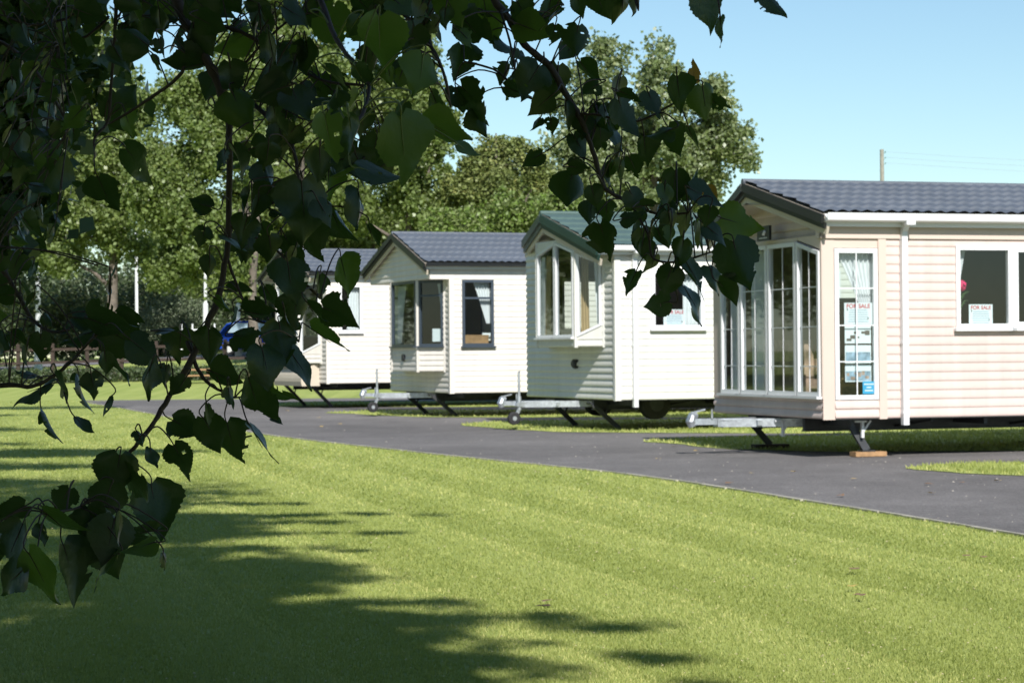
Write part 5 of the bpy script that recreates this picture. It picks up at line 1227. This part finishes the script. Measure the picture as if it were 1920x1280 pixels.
for (x, y, ln, ang, nar, br, kd) in LV:
    path = PATH[br]; c0 = at(x, y, 3.3)
    # nearest point of the branch, in the picture plane
    def scr(p):
        q = CROT.transposed() @ (p - CAMLOC); return (960 + FPX * q.x / -q.z, 640 - FPX * q.y / -q.z, -q.z)
    best = min(path, key=lambda p: (scr(p)[0] - x) ** 2 + (scr(p)[1] - y) ** 2); bd = scr(best)[2]
    d = bd + rgl.uniform(-.16, .12)
    if kd == 'b' and nar > .3: nar *= .7
    st = ST.setdefault((br, KIND[kd]), Leaves())
    base, A, L = put_leaf(st, x, y, ln, ang, nar, d, ragged=None)
    pm = PT.setdefault(br, MB())
    dist = (base - best).length
    mid = base - A * min(.014, dist * .2); mid2 = best.lerp(mid, .5) + Vector((0, 0, .012))
    if dist > .16: best = best.lerp(base, 1 - .16 / dist); mid2 = best.lerp(mid, .5) + Vector((0, 0, .008))
    cc = catmull([best, mid2, mid, base + A * L * .04], 4)
    pm.tube([p - tree_base for p in cc], [.0013 - .0004 * i / len(cc) for i in range(len(cc))], 5, caps=False)
    pm.tube([p - tree_base for p in (base, base + A * L * .3, base + A * L * .55)], [.0010, .0007, .0003], 4, caps=False)
for (br, mk), st in ST.items():
    np_mesh('leaves', rebased(np.concatenate(st.V)), np.concatenate(st.F), M[mk], BO[br], smooth=True, tone=np.concatenate(st.t))
for br, pm in PT.items(): pm.obj('leaf_stalks', M['petiole'] if br in ('i',) else M['twig'], BO[br], True)

# crown overhead: kept clear of the open cone the photographer looks through
def clear_view(P):
    y = P[:, 1]
    inside = (y > -.6) & (np.abs(P[:, 0]) < .245 * np.maximum(y, 0) + .45) & (np.abs(P[:, 2] - 1.2) < .175 * np.maximum(y, 0) + .5)
    return ~inside
def big_crown(name, parent, base, lobes, n, size, seed, mt, keep=None, **kw):
    P, a, b, nr, s, tone = crown_cloud(lobes, n, size, seed=seed, **kw)
    k = clear_view(P) if keep is None else keep(P)
    P, a, b, nr, s, tone = P[k], a[k], b[k], nr[k], s[k], tone[k]
    V, F = leaf_faces(P, a, b, nr, s); return np_mesh(name, V - np.array(base), F, mt, parent, tone=tone)
lob1 = [(-3.4, -2.6, 7.6, 3.6, 3.6, 2.8), (-1.6, -2.8, 6.6, 2.4, 3.0, 1.7), (-2.2, -.6, 5.4, 2.2, 2.2, 1.2), (-4.4, -1.8, 9.8, 2.2, 2.2, 1.8), (-5.8, .2, 7.6, 2.4, 2.4, 2.2),
        (-.4, -1.0, 4.3, 1.5, 1.8, .8), (-1.2, 2.2, 3.6, 1.4, 1.2, .7), (.1, .7, 3.9, 1.4, 1.2, .6), (-5.6, -4.6, 6, 2.6, 2.6, 2.2), (.5, -2.4, 6.2, 1.9, 2.0, 1.3), (.4, -.4, 4.6, 1.6, 1.4, .7)]
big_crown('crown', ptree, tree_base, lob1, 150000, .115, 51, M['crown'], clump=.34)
def over(px, py, z, rx, ry, rz, tip=False):
    """crown mass standing where it shades the lawn at a given spot, z metres up towards the sun"""
    p = gnd(px, py) + SUN * (z / SUN.z); return (p.x - (rx if tip else 0), p.y, z, rx, ry, rz)
# body of the shade and the long boughs that reach out over the lawn
lob1b = [over(300, 1190, 8.0, 1.2, 1.0, .8), over(560, 1255, 7.6, 1.1, .6, .5), over(60, 1120, 8.4, 1.3, 1.3, 1.0), over(400, 1080, 8.6, .9, .9, .6),
         over(110, 1000, 9.0, 1.3, 1.9, 1.0), over(40, 960, 9.4, 1.2, 1.6, .8), over(200, 1080, 8.4, 1.2, 1.2, .7), over(600, 1170, 7.8, .8, .5, .4), over(300, 985, 9.0, .8, 1.0, .5), over(300, 1290, 7.6, 1.6, .7, .6)]
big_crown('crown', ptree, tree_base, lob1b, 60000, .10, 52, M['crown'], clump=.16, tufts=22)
# a shaded spray of the same crown further off, filling the far left of the view
far_sp = [lobe(-60, 120, 6.5, 190, 240), lobe(40, 60, 7.0, 110, 130), lobe(20, 330, 7.2, 110, 110), lobe(-60, 470, 6.8, 60, 50), lobe(110, 200, 7.4, 60, 80)]
big_crown('crown', ptree, tree_base, far_sp, 7500, .065, 54, M['crown'], keep=lambda P: P[:, 1] > 0, clump=.10, tufts=16)
boughs = []
rb = random.Random(12)
# right-hand tips of the boughs whose shade reaches across the mown grass
for (tx, ty, ln, th) in ((1250, 1238, 2.0, .13), (1185, 1156, 1.7, .12), (1130, 1168, 1.2, .10), (880, 1130, 1.5, .14), (720, 1085, 1.3, .10), (765, 965, 1.9, .16), (700, 1000, 1.6, .16), (690, 1030, 1.6, .18), (620, 980, 1.5, .2), (465, 925, 1.3, .14), (1010, 1185, 1.8, .14), (940, 1205, 1.7, .16),
                         (1060, 1270, 1.7, .16), (870, 1240, 1.6, .2), (1290, 1275, 1.2, .1), (640, 1060, 1.2, .16), (700, 1105, 1.3, .14), (780, 1150, 1.3, .14), (560, 945, 1.4, .14), (730, 1180, 1.2, .2), (540, 1110, 1.1, .16), (560, 1040, 1.0, .22)):
    z = 7.2 + 2.4 * (1280 - ty) / 360 + rb.uniform(-.4, .4)
    o = over(tx, ty, z, ln / 2, th, th * .7, True); n = 5
    for k in range(n):                      # strung along the bough, thinner towards the tip, slightly arched
        t = k / (n - 1); boughs.append((o[0] + ln / 2 - ln * t, o[1] + rb.uniform(-.12, .12) + .1 * t, z + rb.uniform(-.06, .06), ln * .16, th * (.35 + .9 * t), th * .5 * (.4 + t)))
big_crown('crown', ptree, tree_base, boughs, 36000, .075, 53, M['crown'], clump=.07)
# further trees of the same row, off the left of the frame, whose crowns throw the streaky shade
for i, (bx, by, lob, n, lbl) in enumerate((
    (-8.2, 4.4, [(-7.6, 4.4, 8.2, 3.6, 3.2, 3.2), (-8.2, 4.2, 11, 2.6, 2.4, 2.2), (-6.2, 3.6, 6.4, 2.4, 2.2, 1.8), over(60, 930, 10.5, 1.9, 1.6, 1.0), over(240, 905, 10.4, 1.4, .5, .3, True)], 60000, 'second poplar of the lawn row casting streaky shade from the left'),
    (-10.6, 13.5, [(-10.2, 13.5, 7.6, 3.6, 3.4, 3.2), (-10.4, 13.6, 10.2, 2.4, 2.4, 2.0), over(180, 871, 10.6, 2.4, .7, .3, True), over(90, 842, 10.6, 2.2, .8, .3, True)], 46000, 'third poplar of the lawn row further along on the left'),
    (-13.2, 24.0, [(-12.9, 24, 7.6, 3.6, 3.4, 3.4), (-13.2, 24, 10.4, 2.4, 2.4, 2.0), over(90, 800, 10.6, 3, 1.0, .3, True), over(60, 778, 10.6, 3, 1.0, .3, True)], 40000, 'fourth poplar of the lawn row standing beyond the left edge'))):
    root = empty('poplar_tree', (bx, by, 0), 0, lbl, 'tree', 'poplars in a row on the left of the lawn')
    big_crown('crown', root, (bx, by, 0), lob, n, .13, 60 + i, M['crown'], keep=(lambda P: (P[:, 2] > 1.2 + .16 * P[:, 1] + .6) | (P[:, 0] < -.25 * P[:, 1] - .5)), clump=.35)
    if i:
        sp = ([over(175, 875, 10.2, 2.6, .8, .3, True), over(60, 850, 10.4, 2.0, .8, .5), over(110, 905, 9.8, 2.0, .5, .3, True)], [over(110, 805, 10.6, 3.4, 1.0, .3, True), over(150, 832, 10.2, 3.2, .7, .25, True), over(80, 778, 10.6, 3.4, 1.3, .3, True), over(0, 765, 10.8, 3, 1.5, .4)])[i - 1]
        big_crown('crown', root, (bx, by, 0), sp, 26000, .12, 80 + i, M['crown'], keep=(lambda P: P[:, 2] > 1.2 + .16 * P[:, 1] + .6), clump=.2)
    mb = MB(); limb_tree(mb, (0, 0, 0), (lob[0][0] - bx, lob[0][1] - by, 11), .3, [(l[0] - bx, l[1] - by, *l[2:]) for l in lob], 70 + i); mb.obj('trunk', M['bark'], root, True)
# unseen trees added to darken the hanging leaves (behind) and window reflections (left)
def belt(x, y, h, w, seed, lbl, grp, mt):  # one added tree outside the view
    z0 = gz(x, y); lob = [(0, 0, z0 + h * .6, w, w, h * .33), (w * .3, 0, z0 + h * .42, w * .9, w, h * .26), (-w * .3, w * .2, z0 + h * .45, w * .8, w * .9, h * .28), (0, 0, z0 + h * .85, w * .5, w * .5, h * .15)]
    root = empty('poplar_tree', (x, y, z0), 0, lbl, 'tree', grp)
    P, a, b, nr, s_, tone = crown_cloud([(l[0], l[1], l[2] - z0, *l[3:]) for l in lob], 16000, .26, seed=seed, clump=.6); V, F = leaf_faces(P, a, b, nr, s_)
    np_mesh('crown', V, F, mt, root, tone=tone); mb = MB(); limb_tree(mb, (0, 0, 0), (0, 0, h * .9), .28, lob, seed); mb.obj('trunk', M['bark'], root, True)
for k, (x, y, h, w) in enumerate(((1.5, -11, 11, 4.2), (9, -14, 12, 4.5), (-7, -13, 12, 4.5), (-15, -6, 12, 4.5), (18, -18, 13, 5), (-18, -18, 13, 5))):
    belt(x, y, h, w, 90 + k, 'unseen tree added behind the viewpoint to darken the hanging leaves', 'unseen trees added behind the viewpoint', M['crown'])
for k, (x, y, h, w) in enumerate(((-26, 40, 12, 5), (-33, 52, 14, 5.5), (-38, 64, 13, 5.5), (-42, 78, 15, 6), (-34, 84, 15, 6), (-52, 92, 16, 7), (-60, 70, 15, 7), (-48, 45, 14, 6), (-70, 100, 16, 8))):
    belt(x, y, h, w, 100 + k, 'unseen tree added on the left to darken the window reflections', 'unseen trees added on the left of the park', M['bgleaf'])

# loose chippings on the drive, clippings and daisies on the lawn
def bits(n, keep, name, label, cat, mt, size, z, y1=45):
    u = RNG.random(n); y = 1 / (1 / 7.5 + u * (1 / y1 - 1 / 7.5)); x = (RNG.random(n) * 2 - 1) * (.26 * y + .8)
    k = keep(x, y); x, y = x[k], y[k]; n = len(x); s_ = RNG.uniform(*size, n) * np.clip(y / 12, .8, 1.8); a = RNG.uniform(0, 6.28, n)
    base = np.array([[1, 0, 0], [-.4, .8, 0], [-.7, -.6, 0], [.1, 0, .55]])
    V = base[None] * s_[:, None, None]; ca, sa = np.cos(a)[:, None], np.sin(a)[:, None]
    V = np.stack([V[..., 0] * ca - V[..., 1] * sa + x[:, None], V[..., 0] * sa + V[..., 1] * ca + y[:, None], V[..., 2] + z], -1)
    F = (np.array([[0, 1, 3], [1, 2, 3], [2, 0, 3]])[None] + (np.arange(n) * 4)[:, None, None]).reshape(-1, 3)
    tag(np_mesh(name, V.reshape(-1, 3), F, mt, tone=RNG.random(len(F))), label, cat, kind='stuff')
on_drive = lambda x, y: (x > np.interp(y, ey, ex, left=99) + .05) & ~keep_isl(x, y)
M['chip'] = mat('pale stone chipping', (.42, .38, .33), .8, tone=.4)
M['dryclip'] = mat('dry grass clipping', (.48, .42, .24), .9, tone=.35)
bits(1500, on_drive, 'loose_chippings', 'tiny pale chippings and leaf crumbs scattered over the asphalt', 'chippings', M['chip'], (.003, .010), .004)
bits(1600, lambda x, y: x < np.interp(y, ey, ex, left=99) - .05, 'lawn_clippings', 'tiny dry clippings and daisies scattered over the lawn', 'clippings', M['dryclip'], (.003, .009), .018, 30)
# ------------------------------------------------------------------ fallen leaves
M['fallen'] = mat('dry yellow leaf', (.52, .36, .10), .7, noise=(30, .2))
M['fallenb'] = mat('dry brown leaf', (.20, .12, .07), .8, noise=(30, .2))
FL = [(1265, 838, 'y'), (1308, 845, 'y'), (1605, 898, 'y'), (1735, 908, 'b'), (1805, 905, 'b'), (1370, 906, 'b'), (1410, 888, 'y'), (1875, 902, 'y'), (595, 783, 'y'), (600, 800, 'y'), (640, 795, 'y'), (890, 800, 'y'), (1230, 860, 'y'), (540, 770, 'y'), (1030, 1127, 'b'), (1016, 1140, 'b'), (1600, 1068, 'b'), (1590, 1100, 'y'), (1622, 1117, 'b'), (1745, 925, 'y'), (1815, 1043, 'b'), (1842, 1045, 'b'), (1490, 885, 'y'), (1575, 930, 'b')]
for (x, y, k) in FL:
    p = gnd(x, y, .03 if y > 950 else .012); V, F = leaf_geo(rgl, False); s = rgl.uniform(.05, .075); a = rgl.uniform(0, 6.28)
    V = V * s; V[:, 2] *= .5; V = V @ np.array([[math.cos(a), math.sin(a), 0], [-math.sin(a), math.cos(a), 0], [0, 0, 1]]); V[:, 2] += .006 - V[:, 2].min()
    o = np_mesh('fallen_leaf', V, F, M['fallen'] if k == 'y' else M['fallenb'], smooth=True, tone=np.full(len(F), .5)); o.location = p
    on_lawn = y > 950
    tag(o, ('dry yellow' if k == 'y' else 'dry brown') + ' fallen leaf lying on the ' + ('mown lawn' if on_lawn else 'grey asphalt drive'), 'fallen leaf', ('yellow' if k == 'y' else 'brown') + ' leaves fallen on the ' + ('lawn' if on_lawn else 'drive'))
print('objects', len(bpy.data.objects))
